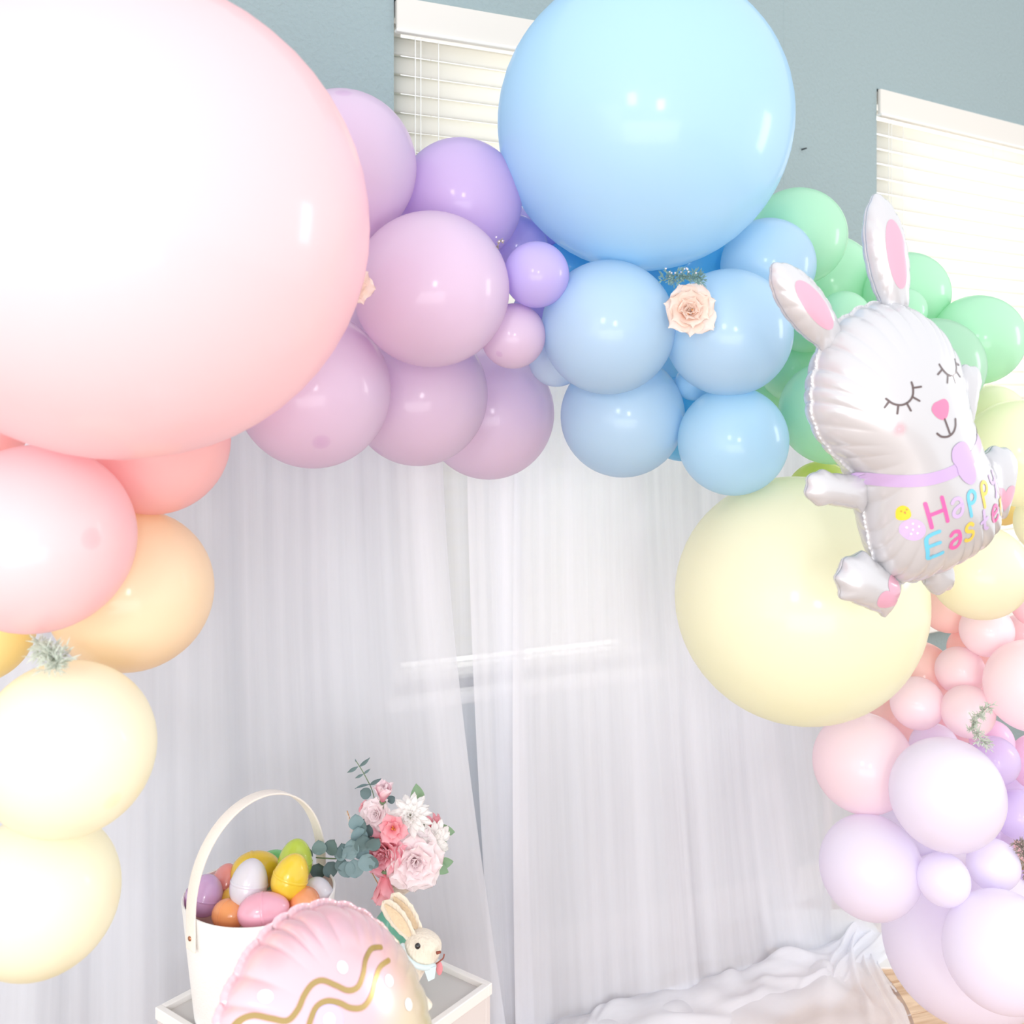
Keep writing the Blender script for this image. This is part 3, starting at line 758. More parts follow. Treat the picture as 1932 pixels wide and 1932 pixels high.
# lettering
GLY = {
 'H': [[(0, 0), (0, 1)], [(0.62, 0), (0.62, 1)], [(0, 0.5), (0.62, 0.5)]],
 'a': [[(0.08, 0.60), (0.22, 0.70), (0.42, 0.64), (0.48, 0.44), (0.46, 0.18), (0.34, 0.02), (0.16, 0.0), (0.04, 0.12), (0.10, 0.28), (0.28, 0.36), (0.46, 0.38)]],
 'p': [[(0.05, -0.28), (0.05, 0.1), (0.06, 0.45), (0.14, 0.64), (0.32, 0.66), (0.44, 0.48), (0.38, 0.28), (0.22, 0.20), (0.08, 0.26)]],
 'y': [[(0.0, 0.66), (0.05, 0.40), (0.2, 0.26), (0.36, 0.34)], [(0.44, 0.66), (0.40, 0.3), (0.30, -0.05), (0.16, -0.30)]],
 'E': [[(0.55, 1.0), (0.28, 1.0), (0.06, 0.92), (0.0, 0.7), (0.0, 0.3), (0.0, 0.02), (0.25, 0.0), (0.58, 0.02)], [(0.02, 0.52), (0.50, 0.52)]],
 's': [[(0.42, 0.58), (0.30, 0.70), (0.12, 0.66), (0.06, 0.52), (0.16, 0.40), (0.34, 0.32), (0.42, 0.18), (0.30, 0.02), (0.12, 0.0), (0.0, 0.08)]],
 't': [[(0.2, 0.85), (0.18, 0.4), (0.2, 0.1), (0.34, 0.0)], [(0.0, 0.40), (0.38, 0.46)]],
 'e': [[(0.05, 0.34), (0.25, 0.38), (0.44, 0.44), (0.38, 0.64), (0.20, 0.68), (0.04, 0.50), (0.03, 0.22), (0.16, 0.02), (0.36, 0.04), (0.46, 0.14)]],
 'r': [[(0.02, 0.0), (0.02, 0.35), (0.02, 0.66)], [(0.03, 0.44), (0.14, 0.62), (0.32, 0.66)]],
}
def word(txt, cols, us, v0, size, wd, slope=0.0):
    for ch, m_, u0 in zip(txt, cols, us):
        parts = []
        for st in GLY[ch]:
            parts.append(body.strip('', ss([(u0+x*size, v0+y*size+(u0+x*size)*slope) for x, y in st]), wd*S, None, None, per=6 if len(st) > 2 else 8, eps=0.0012))
        make('letter', *merge(parts), m_, root)
word('Happy', [hot, lilac2, cyan, ylw, lilink], [-66, -24, 12, 50, 88], -174, 48, 7.0, 0.03)
word('Easter', [cyan, hot, ylw, lilac2, hot, ylw], [-80, -38, -4, 38, 72, 108], -233, 46, 7.0, 0.03)
body.blob('chick', ss([(-99+x*0.66, -134+y) for x, y in [(-15, -10), (-14, 2), (-8, 11), (3, 14), (12, 8), (14, -2), (11, -10), (0, -14)]]), mat('chick_yellow_ink', (0.93, 0.62, 0.05), 0.3), root)
make('chick_face', *merge([body.blob('', ss(ell(-101, -130, 1.3, 1.8, 0, 6)), None, None, 2, 1, 0.0015), body.blob('', ss(ell(-94, -129, 1.3, 1.8, 0, 6)), None, None, 2, 1, 0.0015), body.blob('', ss(ell(-97.5, -134, 1.3, 2.6, 0, 6)), None, None, 2, 1, 0.0015)]), orange, root)
body.blob('printed_egg', ss(ell(-94, -170, 18, 22, 0.3)), lilac2, root, eps=0.0008)
make('egg_dots', *merge([body.blob('', ss(ell(-94+a*0.8, -170+b, 1.7, 2.2, 0, 6)), None, None, 2, 1, 0.0016) for a, b in ((-10, 8), (2, 12), (11, 4), (-6, -6), (5, -8), (-1, 1))]), mat('white_ink', (0.85, 0.85, 0.88), 0.3), root)

def limb(name, pts, H, npk, puck, parent=root, zoff=0, n=84, tilt=None):
    f = Foil(ss(pts), H*S, npk, puck, n, 0.0035); o = f.build(name, FO, parent, 14); o.location = (0, 0, zoff*S)
    return f, o
def capsule(p0, p1, w0, w1, toes=0):
    a = Vector((p0[0], p0[1], 0)); b = Vector((p1[0], p1[1], 0)); t = (b-a).normalized(); n = Vector((-t.y, t.x, 0)); Ln = (b-a).length
    out = []
    for q in range(6):
        s_ = q/6; wq = w0+(w1-w0)*(s_**0.8); p = a+t*Ln*s_+n*wq; out.append((p.x, p.y))
    for q in range(9):
        an = math.pi/2-math.pi*q/8; rr = 1+(0.17*abs(math.sin(an*toes)) if toes else 0)
        p = b+n*math.sin(an)*w1*rr+t*math.cos(an)*w1*rr; out.append((p.x, p.y))
    for q in range(5, -1, -1):
        s_ = q/6; wq = w0+(w1-w0)*(s_**0.8); p = a+t*Ln*s_-n*wq; out.append((p.x, p.y))
    return out
# ears
def ear(base, tip, hw, name='ear'):
    a = Vector((*base, 0)); b = Vector((*tip, 0)); t = (b-a).normalized(); n = Vector((-t.y, t.x, 0)); Ln = (b-a).length
    prof = [(0, 0.55), (0.12, 0.72), (0.28, 0.92), (0.45, 1.0), (0.62, 0.98), (0.78, 0.82), (0.90, 0.55), (0.985, 0.2)]
    pts = [a+t*Ln*s_+n*hw*w_ for s_, w_ in prof]+[b]+[a+t*Ln*s_-n*hw*w_ for s_, w_ in prof[::-1]]
    f, o = limb(name, [(p.x, p.y) for p in pts], 34, 15, 0.30, n=105)
    ct = a+t*Ln*0.47; rot = math.atan2(t.y, t.x)
    f.blob('inner_ear', ss(ell(ct.x, ct.y, Ln*0.29, hw*0.50, rot, 14)), palepk, o)
ear((80, 200), (122, 424), 43); ear((-73, 192), (-140, 376), 42)
# arms
limb('arm', capsule((-112, -96), (-200, -46), 34, 30, 3), 27, 12, 0.25)
limb('arm', capsule((138, -60), (190, 18), 26, 26, 3), 24, 10, 0.25)
# feet with heart soles
def foot(p0, p1, hw0, hw1, heart, hrot, hs):
    f, o = limb('foot', capsule(p0, p1, hw0, hw1, 4), 36, 13, 0.25, zoff=-4)
    hp = []
    for k in range(22):
        t = 2*math.pi*k/22; x = 16*math.sin(t)**3; y = 13*math.cos(t)-5*math.cos(2*t)-2*math.cos(3*t)-math.cos(4*t)
        x *= hs; y *= hs; hp.append((heart[0]+x*math.cos(hrot)-y*math.sin(hrot), heart[1]+x*math.sin(hrot)+y*math.cos(hrot)))
    f.blob('heart', ss(hp), palepk, o, per=2)
foot((-128, -312), (-184, -242), 34, 47, (-146, -287), math.radians(28), 2.15)
foot((146, -262), (196, -172), 26, 38, (164, -222), math.radians(-16), 1.8)
limb('tail', capsule((6, -280), (4, -332), 40, 30, 3), 30, 8, 0.35, zoff=-34)

# ---- egg shaped foil balloon at the bottom
DE = 1.24; SE = DE/F
eroot = empty('egg_balloon', P(615, 1968, DE), None, 'pink and champagne foil egg balloon with gold wavy lines, in front of the basket', 'balloon')
z0 = (Vector((0, 0, CH))-eroot.location).normalized(); u0 = (Vector((0, 0, 1))-z0*z0.z).normalized(); x0 = u0.cross(z0)
th_ = math.radians(32); z1 = z0*math.cos(th_)+x0*math.sin(th_); x1 = x0*math.cos(th_)-z0*math.sin(th_)
ER = Matrix((x1, u0, z1)).transposed().to_4x4()
eroot.rotation_euler = ER.to_euler()
efoil = mat('egg_foil', (0.9, 0.7, 0.7), 0.24, 0.2, 0.5, 0.5, 0.12)
_b = efoil.node_tree.nodes['Principled BSDF']; _tc = N(efoil, 'ShaderNodeTexCoord'); _mp = N(efoil, 'ShaderNodeMapping')
_mp.vector_type = 'TEXTURE'; _mp.inputs['Location'].default_value = (-0.02, 0.04, 0); _mp.inputs['Rotation'].default_value = (0, 0, math.radians(-28)); _mp.inputs['Scale'].default_value = (0.17, 0.17, 0.17)
_sp = N(efoil, 'ShaderNodeSeparateXYZ'); L(efoil, _tc.outputs['Object'], _mp.inputs[0]); L(efoil, _mp.outputs[0], _sp.inputs[0])
_cr = N(efoil, 'ShaderNodeValToRGB'); e_ = _cr.color_ramp.elements
e_[0].position = 0.0; e_[0].color = (0.78, 0.50, 0.55, 1); e_[1].position = 1.0; e_[1].color = (0.60, 0.58, 0.28, 1)
q_ = e_.new(0.22); q_.color = (0.76, 0.48, 0.53, 1)
q_ = e_.new(0.50); q_.color = (0.70, 0.57, 0.42, 1)
L(efoil, _sp.outputs[0], _cr.inputs[0]); L(efoil, _cr.outputs[0], _b.inputs['Base Color'])
hwE, hhE = 232, 236
eo = [((hwE*math.cos(t)*(1-0.07*math.sin(t)))*SE, hhE*math.sin(t)*SE) for t in [2*math.pi*k/24 for k in range(24)]]
egg = Foil(eo, 128*SE, 30, 0.085, 360, 0.008); egg.build('shell', efoil, eroot, 30)
goldm = mat('gold_foil_line', (0.50, 0.36, 0.15), 0.25, 0.8)
EW = Matrix.Translation(eroot.location) @ ER; EWi = EW.inverted()
def pick(px, py):
    o_ = EWi @ Vector((0, 0, CH)); q = EWi @ P(px, py, 1.0); dr = (q-o_).normalized()
    t = o_.length-0.10
    best = None
    for k in range(400):
        p_ = o_+dr*t
        if p_.z < egg.z(p_.x, p_.y): best = p_; break
        t += 0.0012
    return (best.x, best.y) if best is not None else None
def picks(lst):
    r = [pick(a, b) for a, b in lst]; return [x for x in r if x is not None]
g1 = picks([(437, 1945), (452, 1925), (478, 1916), (510, 1922), (540, 1926), (560, 1905), (573, 1878), (588, 1857), (607, 1850), (632, 1859), (655, 1869), (674, 1862), (684, 1838), (689, 1810), (700, 1790), (718, 1787)])
g2 = picks([(578, 1950), (584, 1925), (596, 1900), (615, 1889), (638, 1892), (660, 1902), (684, 1900), (700, 1878), (707, 1850), (716, 1825), (732, 1812)])
egg.strip('gold_line', g1, 9.5*SE, goldm, eroot, per=8, eps=0.0012); egg.strip('gold_line', g2, 9.5*SE, goldm, eroot, per=8, eps=0.0012)
dotm = mat('white_dot_ink', (0.82, 0.88, 0.90), 0.25, coat=0.3)
for (a, b) in ((645, 1825), (733, 1850), (620, 1924), (500, 1880), (770, 1895)):
    q = pick(a, b)
    if q: egg.blob('dot', ell(q[0], q[1], 11*SE, 11*SE, 0, 12), dotm, eroot, per=2, rings=3)
q = pick(620, 1918)
if q: egg.blob('lilac_dot', ell(q[0], q[1]-0.004, 27*SE, 27*SE, 0, 14), mat('lilac_dot_ink', (0.62, 0.52, 0.80), 0.2, 0.2, coat=0.4), eroot, per=2, rings=4, eps=0.0006)
make('stick', *tube_geo([(0.0, -hhE*SE, 0), (0.0, -hhE*SE-0.10, 0.0), (0, -hhE*SE-0.20, 0)], 0.0025, 8), M['cord'], eroot)

# ------------------------------------------------------------------ table
zt = 0.443
tr_ = Vector((-0.0337, 1.761, 0)); tl_ = Vector((-0.589, 1.689, 0)); cen = (tr_+tl_)/2
side = (tr_-tl_).length/math.sqrt(2); tang = math.atan2((tr_-tl_).y, (tr_-tl_).x)-math.radians(45)
table = empty('side_table', (cen.x, cen.y, 0), (0, 0, tang), 'white square table with a raised rim under the basket and toy rabbit', 'table')
rimw, rimh = 0.012, 0.014
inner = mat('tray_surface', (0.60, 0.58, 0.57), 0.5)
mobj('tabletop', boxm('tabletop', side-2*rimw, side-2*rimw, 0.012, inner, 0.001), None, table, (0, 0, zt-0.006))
for k in range(4):
    a = k*math.pi/2; Rk = Matrix.Rotation(a, 3, 'Z')
    o = mobj('rim', boxm('rim', side-rimw, rimw, 0.020, M['table'], 0.0015), None, table, Rk @ Vector((-rimw/2, -(side/2-rimw/2), zt+0.010-0.010))); o.rotation_euler = (0, 0, a)
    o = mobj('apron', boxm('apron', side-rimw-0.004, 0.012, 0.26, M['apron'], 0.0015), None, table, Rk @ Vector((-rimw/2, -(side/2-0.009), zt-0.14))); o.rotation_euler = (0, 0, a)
for sx in (-1, 1):
    for sy in (-1, 1):
        mobj('leg', boxm('leg', 0.03, 0.03, zt-0.02, M['table'], 0.003), None, table, (sx*(side/2-0.026), sy*(side/2-0.026), (zt-0.02)/2))

# ------------------------------------------------------------------ basket with eggs
bx, by = (490-CX)/F*1.70, 1.70; zr = CH-(1679-HY)/F*1.70; bh = zr-zt
bask = empty('basket', (bx, by, zt), (0, 0, 0), 'tall white felt bucket basket with a strap handle, full of plastic eggs', 'basket')
R0, R1 = 0.104, 0.124; th = 0.004
prof = [(0.0001, 0.002), (R0-0.004, 0.002), (R0, 0.006), (R0+(R1-R0)*0.5, bh*0.5), (R1, bh-0.002), (R1-th/2, bh), (R1-th, bh-0.002)]
make('bucket', *lathe_geo(prof, 72), M['felt'], bask)
make('lining', *lathe_geo([(R1-th, bh-0.002), (R1-th-0.010, bh*0.5), (R1-th-0.016, 0.05), (R0-0.01, 0.012), (0.0001, 0.012)], 72), M['felt_lining'], bask)
# strap handle: an arch across the bucket from front left to back right
ha = math.radians(52)
hd = Vector((-0.66, -0.75, 0)).normalized(); hn = Vector((-hd.y, hd.x, 0))
def hp_(t):   # t 0..1 front to back
    if t < 0.16:
        z_ = bh-0.05+t/0.16*0.05; s_ = 1.0
    elif t > 0.84:
        z_ = bh-0.05+(1-t)/0.16*0.05; s_ = -1.0
    else:
        a = (t-0.16)/0.68*math.pi; s_ = math.cos(a)*(1.0); z_ = bh+0.158*math.sin(a)**0.9
    return hd*s_*(R1+0.0035)+Vector((0, 0, z_))
V = []; Fc = []; hn2 = hn*0.0125; nS = 60
for k in range(nS+1):
    p_ = hp_(k/nS); pa = hp_(max(0, k/nS-0.01)); pb = hp_(min(1, k/nS+0.01)); t = (pb-pa).normalized(); o_ = hn.cross(t).normalized()*0.0016
    V += [p_-hn2-o_, p_+hn2-o_, p_+hn2+o_, p_-hn2+o_]
for k in range(nS):
    a = k*4
    for q in range(4): Fc.append((a+q, a+(q+1) % 4, a+4+(q+1) % 4, a+4+q))
Fc += [(0, 3, 2, 1), (nS*4, nS*4+1, nS*4+2, nS*4+3)]
h_ = make('handle', V, Fc, M['felt_cream'], bask)
m_ = h_.modifiers.new('b', 'BEVEL'); m_.width = 0.001; m_.segments = 2
brad = make('rivet', *lathe_geo([(0.0001, 0.002), (0.0035, 0.0015), (0.004, 0)], 12), mat('copper_rivet', (0.50, 0.22, 0.12), 0.35, 0.8), bask)
brad.location = hd*(R1+0.0055)+Vector((0, 0, bh-0.03)); brad.rotation_euler = hd.to_track_quat('Z', 'Y').to_euler()

ev = []; 
prof = []
for k in range(25):
    a = math.pi*k/24; r = math.sin(a)*(1-0.12*math.cos(a)); prof.append((max(r, 1e-4), math.cos(a)*1.28))
EGV = lathe_geo(prof, 36)
seamV = lathe_geo([(1.0, 0.10), (1.022, 0.06), (1.022, -0.02), (1.0, -0.06)], 36)
EGG = {}
def egg_obj(label, col, px, py, rpx, d, axis, ratio=1.0):
    k = tuple(col)
    if k not in EGG:
        mt = mat('plastic_egg', col, 0.22, 0, 0.5, 0.6, 0.06); add_translucent(mt, col, 0.18)
        EGG[k] = (mesh('plastic_egg', *EGV, mt), mesh('seam', *seamV, mt))
    c = P(px, py, d); r = rpx/F*d
    o = mobj('plastic_egg', EGG[k][0]); o.location = c; o.scale = (r, r, r*ratio)
    o.rotation_euler = Vector(axis).to_track_quat('Z', 'Y').to_euler()
    sm_ = mobj('seam', EGG[k][1], None, o)
    setp(o, label, 'egg', 'plastic eggs in the basket')
    return o
WH_ = (0.80, 0.80, 0.88)
egg_obj('white plastic egg in the middle of the basket heap', WH_, 470, 1667, 35, 1.665, (0.15, 0.2, 1))
egg_obj('pink plastic egg lying on its side at the basket front', (0.93, 0.50, 0.64), 497, 1718, 33, 1.625, (1, 0.15, 0.15), 1.15)
egg_obj('bright yellow plastic egg in front of the lime one', (0.93, 0.72, 0.06), 548, 1655, 34, 1.665, (0.35, 0.15, 1))
egg_obj('lime green plastic egg at the top of the basket heap', (0.56, 0.72, 0.09), 557, 1625, 32, 1.73, (0.1, 0.1, 1))
egg_obj('yellow plastic egg behind the white middle one', (0.88, 0.62, 0.04), 482, 1645, 38, 1.745, (1, 0.3, 0.25), 0.95)
egg_obj('green plastic egg peeking out behind the two yellow ones', (0.20, 0.62, 0.20), 508, 1640, 31, 1.80, (0.6, 0.2, 0.6))
egg_obj('orange plastic egg at the right front of the basket', (0.96, 0.42, 0.20), 574, 1704, 29, 1.655, (0.2, -0.9, 0.35))
egg_obj('white plastic egg against the right wall of the basket', WH_, 600, 1690, 28, 1.70, (0.3, 0.35, -0.9), 1.0)
egg_obj('lilac plastic egg behind the handle at the left of the basket', (0.70, 0.46, 0.76), 386, 1689, 35, 1.69, (0.3, 0.1, 1), 0.85)
egg_obj('orange plastic egg low at the left front of the basket', (0.96, 0.42, 0.16), 433, 1726, 28, 1.645, (0.8, -0.5, 0.1))
egg_obj('coral plastic egg behind the handle', (0.90, 0.36, 0.33), 427, 1668, 29, 1.745, (0.1, 0.1, 1))
egg_obj('mustard plastic egg in the gap below the coral one', (0.80, 0.50, 0.06), 440, 1699, 25, 1.70, (0.2, -0.5, 0.8))

# ------------------------------------------------------------------ flowers
def petal_mesh(name, mt, cup=0.35, curl=0.25, ruffle=0.06, nu=8, nv=8, tipw=0.75):
    V = []; Fc = []
    for j in range(nv+1):
        b = j/nv
        wd = (0.16+0.84*(b/0.6)**0.8) if b < 0.6 else math.sqrt(max(0.05, 1-((b-0.6)/0.41)**2))
        for i in range(nu+1):
            a = -1+2*i/nu
            x = a*wd*0.5; y = b*(1-0.06*abs(a)**2*b+0.02*math.sin(a*9)*b)
            z = cup*(a*a)*0.45*(1-b*0.35)+cup*math.sin(b*math.pi*0.5)*0.30-curl*max(0, b-0.65)**2*2.2+ruffle*math.sin(a*5+b*4)*b
            V.append((x, y, z))
    W_ = nu+1
    for j in range(nv):
        for i in range(nu): q = j*W_+i; Fc.append((q, q+1, q+1+W_, q+W_))
    return mesh(name, V, Fc, mt)

def petal_mat(name, base, tip, edge=0.55):
    m = mat(name, tip, 0.75, spec=0.2); add_translucent(m, tip, 0.3)
    b = m.node_tree.nodes['Principled BSDF']; tc = N(m, 'ShaderNodeTexCoord'); sp = N(m, 'ShaderNodeSeparateXYZ'); L(m, tc.outputs['Object'], sp.inputs[0])
    cr = N(m, 'ShaderNodeValToRGB'); cr.color_ramp.elements[0].position = 0.05; cr.color_ramp.elements[0].color = (*base, 1)
    cr.color_ramp.elements[1].position = edge; cr.color_ramp.elements[1].color = (*tip, 1)
    L(m, sp.outputs[1], cr.inputs[0]); L(m, cr.outputs[0], b.inputs['Base Color']); return m

def flower(name, label, cat, c, nrm, R, mt, rings, core=None, seed=0, group=None, stem=None, up=(0, 0, 1)):
    """rings: list of (count, tilt from the face plane in degrees, length, width, start radius, height)"""
    rs = random.Random(seed)
    o = empty(name, c, Vector(nrm).to_track_quat('Z', 'Y').to_euler(), label, cat, group)
    pm_ = petal_mesh('petal', mt)
    for (cnt, tilt, ln, wd, r0, h) in rings:
        ph = rs.uniform(0, 6)
        for k in range(cnt):
            a = ph+2*math.pi*k/cnt+rs.uniform(-0.12, 0.12)
            p_ = mobj('petal', pm_, None, o)
            tl = math.radians(tilt+rs.uniform(-7, 7))
            Mx = Matrix.Rotation(a, 4, 'Z') @ Matrix.Translation((0, r0*R, h*R)) @ Matrix.Rotation(tl, 4, 'X')
            p_.matrix_local = Mx @ Matrix.Diagonal((wd*R*rs.uniform(0.9, 1.1), ln*R*rs.uniform(0.92, 1.08), ln*R, 1))
    if core: 
        cv = []
        for k in range(14):
            a = rs.uniform(0, 6.28); rr = rs.uniform(0, 0.16)*R; hgt = rs.uniform(0.12, 0.3)*R
            cv.append(tube_geo([(rr*0.5*math.cos(a), rr*0.5*math.sin(a), 0.02*R), (rr*math.cos(a), rr*math.sin(a), hgt), (rr*1.2*math.cos(a+.2), rr*1.2*math.sin(a+.2), hgt+0.05*R)], [0.02*R, 0.018*R, 0.032*R], 5))
        st_ = make('stamens', *merge(cv), core, o); st_['kind'] = 'stuff'
    cx_ = make('calyx', *lathe_geo([(0.0001, -0.14*R), (0.10*R, -0.11*R), (0.16*R, -0.02*R), (0.10*R, 0.02*R), (0.0001, 0.03*R)], 12), M['stemgreen'], o)
    if stem:
        Mi = (Matrix.Translation(Vector(c)) @ Vector(nrm).to_track_quat('Z', 'Y').to_matrix().to_4x4()).inverted()
        make('stem', *tube_geo([Mi @ Vector(q) for q in catmull([Vector(c)-Vector(nrm).normalized()*0.12*R]+[Vector(q) for q in stem], 6)], 0.0016, 7), M['stemgreen'], o)
    return o
M['stemgreen'] = mat('stem_green', srgb(104, 128, 92), 0.6)
peach_m = petal_mat('peach_petal', (0.90, 0.36, 0.14), (0.93, 0.80, 0.72), 0.5)
pinkpet = petal_mat('pink_petal', (0.84, 0.22, 0.28), (0.93, 0.50, 0.56), 0.7)
hotpet = petal_mat('hot_pink_petal', (0.80, 0.10, 0.16), (0.93, 0.52, 0.60), 0.8)
palepet = petal_mat('blush_petal', (0.90, 0.42, 0.42), (0.98, 0.90, 0.92), 0.45)
whitepet = petal_mat('white_petal', (0.72, 0.68, 0.55), (0.96, 0.95, 0.94), 0.3)
creampet = petal_mat('cream_petal', (0.80, 0.60, 0.40), (0.90, 0.82, 0.74), 0.5)
ROSE = [(7, 18, 0.98, 1.0, 0.06, -0.02), (6, 34, 0.80, 0.85, 0.06, 0.02), (6, 50, 0.62, 0.70, 0.05, 0.04), (5, 64, 0.50, 0.52, 0.04, 0.05), (5, 76, 0.40, 0.34, 0.03, 0.05), (4, 86, 0.34, 0.2, 0.01, 0.05)]
PEONY = [(7, 8, 1.0, 0.95, 0.05, 0), (7, 26, 0.92, 0.85, 0.05, 0.02), (7, 44, 0.78, 0.66, 0.05, 0.04), (7, 60, 0.64, 0.45, 0.05, 0.05), (7, 74, 0.52, 0.3, 0.03, 0.05)]
DAISY = [(13, 6, 1.0, 0.34, 0.08, 0), (12, 24, 0.86, 0.30, 0.07, 0.03), (10, 44, 0.66, 0.25, 0.05, 0.05), (8, 66, 0.42, 0.2, 0.03, 0.05)]
BUD = [(5, 66, 1.0, 0.72, 0.10, 0), (6, 76, 0.95, 0.60, 0.07, 0), (5, 84, 0.9, 0.45, 0.03, 0)]
budpet = petal_mat('bud_petal', (0.88, 0.34, 0.45), (0.98, 0.84, 0.88), 0.85)
ocore = mat('orange_core', (0.90, 0.38, 0.08), 0.7); ycore = mat('yellow_core', (0.86, 0.55, 0.10), 0.7)

# roses on the garland
d_ = 1.72
flower('peach_rose', 'peach rose with orange centre tucked between the two light blue balloons', 'flower', P(1300, 588, d_), (-0.05, -1, 0.10), 0.048, peach_m, ROSE, ocore, 4, 'peach roses on the balloon arch')
flower('peach_rose', 'pale peach rose half hidden behind the edge of the giant pink balloon', 'flower', P(664, 540, 1.56), (0.25, -1, 0.0), 0.034, peach_m, ROSE, ocore, 9, 'peach roses on the balloon arch')

def sprig(label, path, mt, ln, cnt, seed, spread=1.0, flowers=0):
    rs = random.Random(seed); pts = catmull(path, 8); o = empty('sprig', pts[0], None, label, 'sprig', 'silvery sprigs on the balloons')
    b0 = Vector(pts[0]); q = [p-b0 for p in pts]
    make('stem', *tube_geo(q, 0.0011, 5), mt, o)
    parts = []
    for k in range(cnt):
        t = rs.random(); i = int(t*(len(q)-1)); p = q[i]
        d = Vector((rs.uniform(-1, 1), rs.uniform(-0.9, 0.4), rs.uniform(-1, 1))).normalized()
        l = ln*rs.uniform(0.5, 1.1)*spread; mid = p+d*l*0.55
        parts.append(tube_geo([p, mid], 0.0006, 4))
        for w_ in range(4):
            d2 = (d+Vector((rs.uniform(-1, 1), rs.uniform(-1, 1), rs.uniform(-1, 1)))*0.8).normalized(); s_ = p.lerp(mid, rs.uniform(0.2, 1)); e = s_+d2*l*0.5
            n2 = d2.cross(Vector((0.3, 1, 0.2))).normalized()*0.0011
            m2 = (s_+e)/2; parts.append(([s_, m2+n2, e, m2-n2], [(0, 1, 2, 3)]))
    f = make('foliage', *merge(parts), mt, o); f['kind'] = 'stuff'
    if flowers:
        fl_ = []
        for k in range(flowers):
            p = q[rs.randrange(len(q))]+Vector((rs.uniform(-1, 1), -0.6, rs.uniform(0, 1)))*ln*0.7
            fl_.append(tube_geo([p, p+Vector((0.0004, -0.0005, 0.0022))], [0.0012, 0.0015], 6))
        g_ = make('blossoms', *merge(fl_), mat('tiny_blossom', (0.85, 0.78, 0.85), 0.6), o); g_['kind'] = 'stuff'
    return o
silver = mat('silver_sprig', srgb(200, 210, 198), 0.6); add_translucent(silver, (0.5, 0.55, 0.48), 0.25)
teal = mat('teal_sprig', srgb(112, 150, 150), 0.6); brown = mat('brown_sprig', srgb(150, 140, 130), 0.6)
sprig('teal sprig with tiny blossoms on top of the peach rose between blue balloons', [P(1252, 530, 1.70), P(1275, 520, 1.69), P(1300, 522, 1.68), P(1322, 525, 1.68)], teal, 0.022, 70, 1, 1, 12)
sprig('tiny grey sprig behind the big lilac balloon edge', [P(930, 478, 1.69), P(938, 466, 1.685), P(944, 452, 1.68)], brown, 0.011, 14, 2, 1, 3)
sprig('pale green lichen like sprig under the large pink balloon on the left', [P(75, 1215, 1.31), P(95, 1232, 1.28), P(110, 1238, 1.27), P(100, 1262, 1.25)], silver, 0.030, 110, 3)
sprig('long silvery sprig in front of the small pink balloon on the right', [P(1862, 1405, 1.92), P(1842, 1385, 1.90), P(1834, 1365, 1.90), P(1850, 1345, 1.91), P(1868, 1330, 1.92)], silver, 0.022, 95, 4)
sprig('grey tuft at the right edge beside the lavender balloons', [P(1922, 1592, 2.0), P(1932, 1610, 2.0), P(1936, 1650, 2.02)], brown, 0.026, 60, 5)

# vase and bouquet
vd = 1.83; vb = Vector(((738-CX)/F*vd, vd, zt)); vtop = CH-(1692-HY)/F*vd; vh = vtop-zt
vm = mat('green_glass', (0.26, 0.62, 0.50), 0.12, 0, 0.5, 0.5, 0.05); add_translucent(vm, (0.30, 0.70, 0.55), 0.45)
vase = empty('vase', vb, None, 'small sea green glass vase behind the toy rabbit', 'vase')
make('body', *lathe_geo([(0.0001, 0.001), (0.020, 0.001), (0.027, 0.012), (0.036, vh*0.35), (0.034, vh*0.6), (0.016, vh*0.8), (0.013, vh*0.9), (0.017, vh*0.99), (0.016, vh), (0.0125, vh*0.98), (0.011, vh*0.88), (0.014, vh*0.78)], 36), vm, vase)
neck = vb+Vector((0, 0, vh)); inn = vb+Vector((0, 0, vh*0.45))
GF = 'flowers of the bouquet in the green vase'
def bq(name, label, px, py, d, rpx, mt, rings, nrm, core=None, seed=1):
    c = P(px, py, d); mid = c.lerp(neck, 0.5)+Vector((0, 0.01, 0)); mid.y = max(mid.y, vd-0.01)
    return flower(name, label, 'flower', c, nrm, rpx/F*d, mt, rings, core, seed, GF, [mid, neck+Vector((random.uniform(-.004, .004), random.uniform(-.004, .004), 0)), inn])
bq('peony', 'large white and blush peony at the lower right of the bouquet', 783, 1622, 1.80, 57, palepet, PEONY, (0.15, -1, 0.15), None, 2)
bq('peony', 'deep pink ruffled peony at the lower left of the bouquet', 729, 1604, 1.80, 47, hotpet, PEONY, (-0.35, -1, -0.05), None, 3)
bq('open_blossom', 'pink open blossom with orange centre in the middle of the bouquet', 742, 1562, 1.775, 30, pinkpet, [(6, 20, 1, 0.85, 0.05, 0), (5, 40, 0.7, 0.6, 0.05, 0.02)], (0.0, -1, 0.2), ocore, 4)
bq('white_chrysanthemum', 'white chrysanthemum at the top right of the bouquet', 774, 1540, 1.80, 40, whitepet, DAISY, (0.1, -0.8, 0.6), None, 5)
bq('white_chrysanthemum', 'white chrysanthemum at the right side of the bouquet', 812, 1586, 1.82, 40, whitepet, DAISY, (0.6, -0.9, 0.0), None, 6)
bq('cream_rose', 'cream rose behind the pink bud at the top left', 712, 1536, 1.82, 34, palepet, ROSE, (-0.3, -0.9, 0.35), None, 7)
bq('pink_bud', 'pink and white bud standing highest in the bouquet', 722, 1512, 1.81, 40, budpet, BUD, (0.12, -0.35, 1), None, 8)
bq('pink_daisy', 'small pink daisy peeking out at the right of the bouquet', 815, 1562, 1.84, 26, pinkpet, DAISY[:2], (0.8, -0.6, 0.2), None, 9)
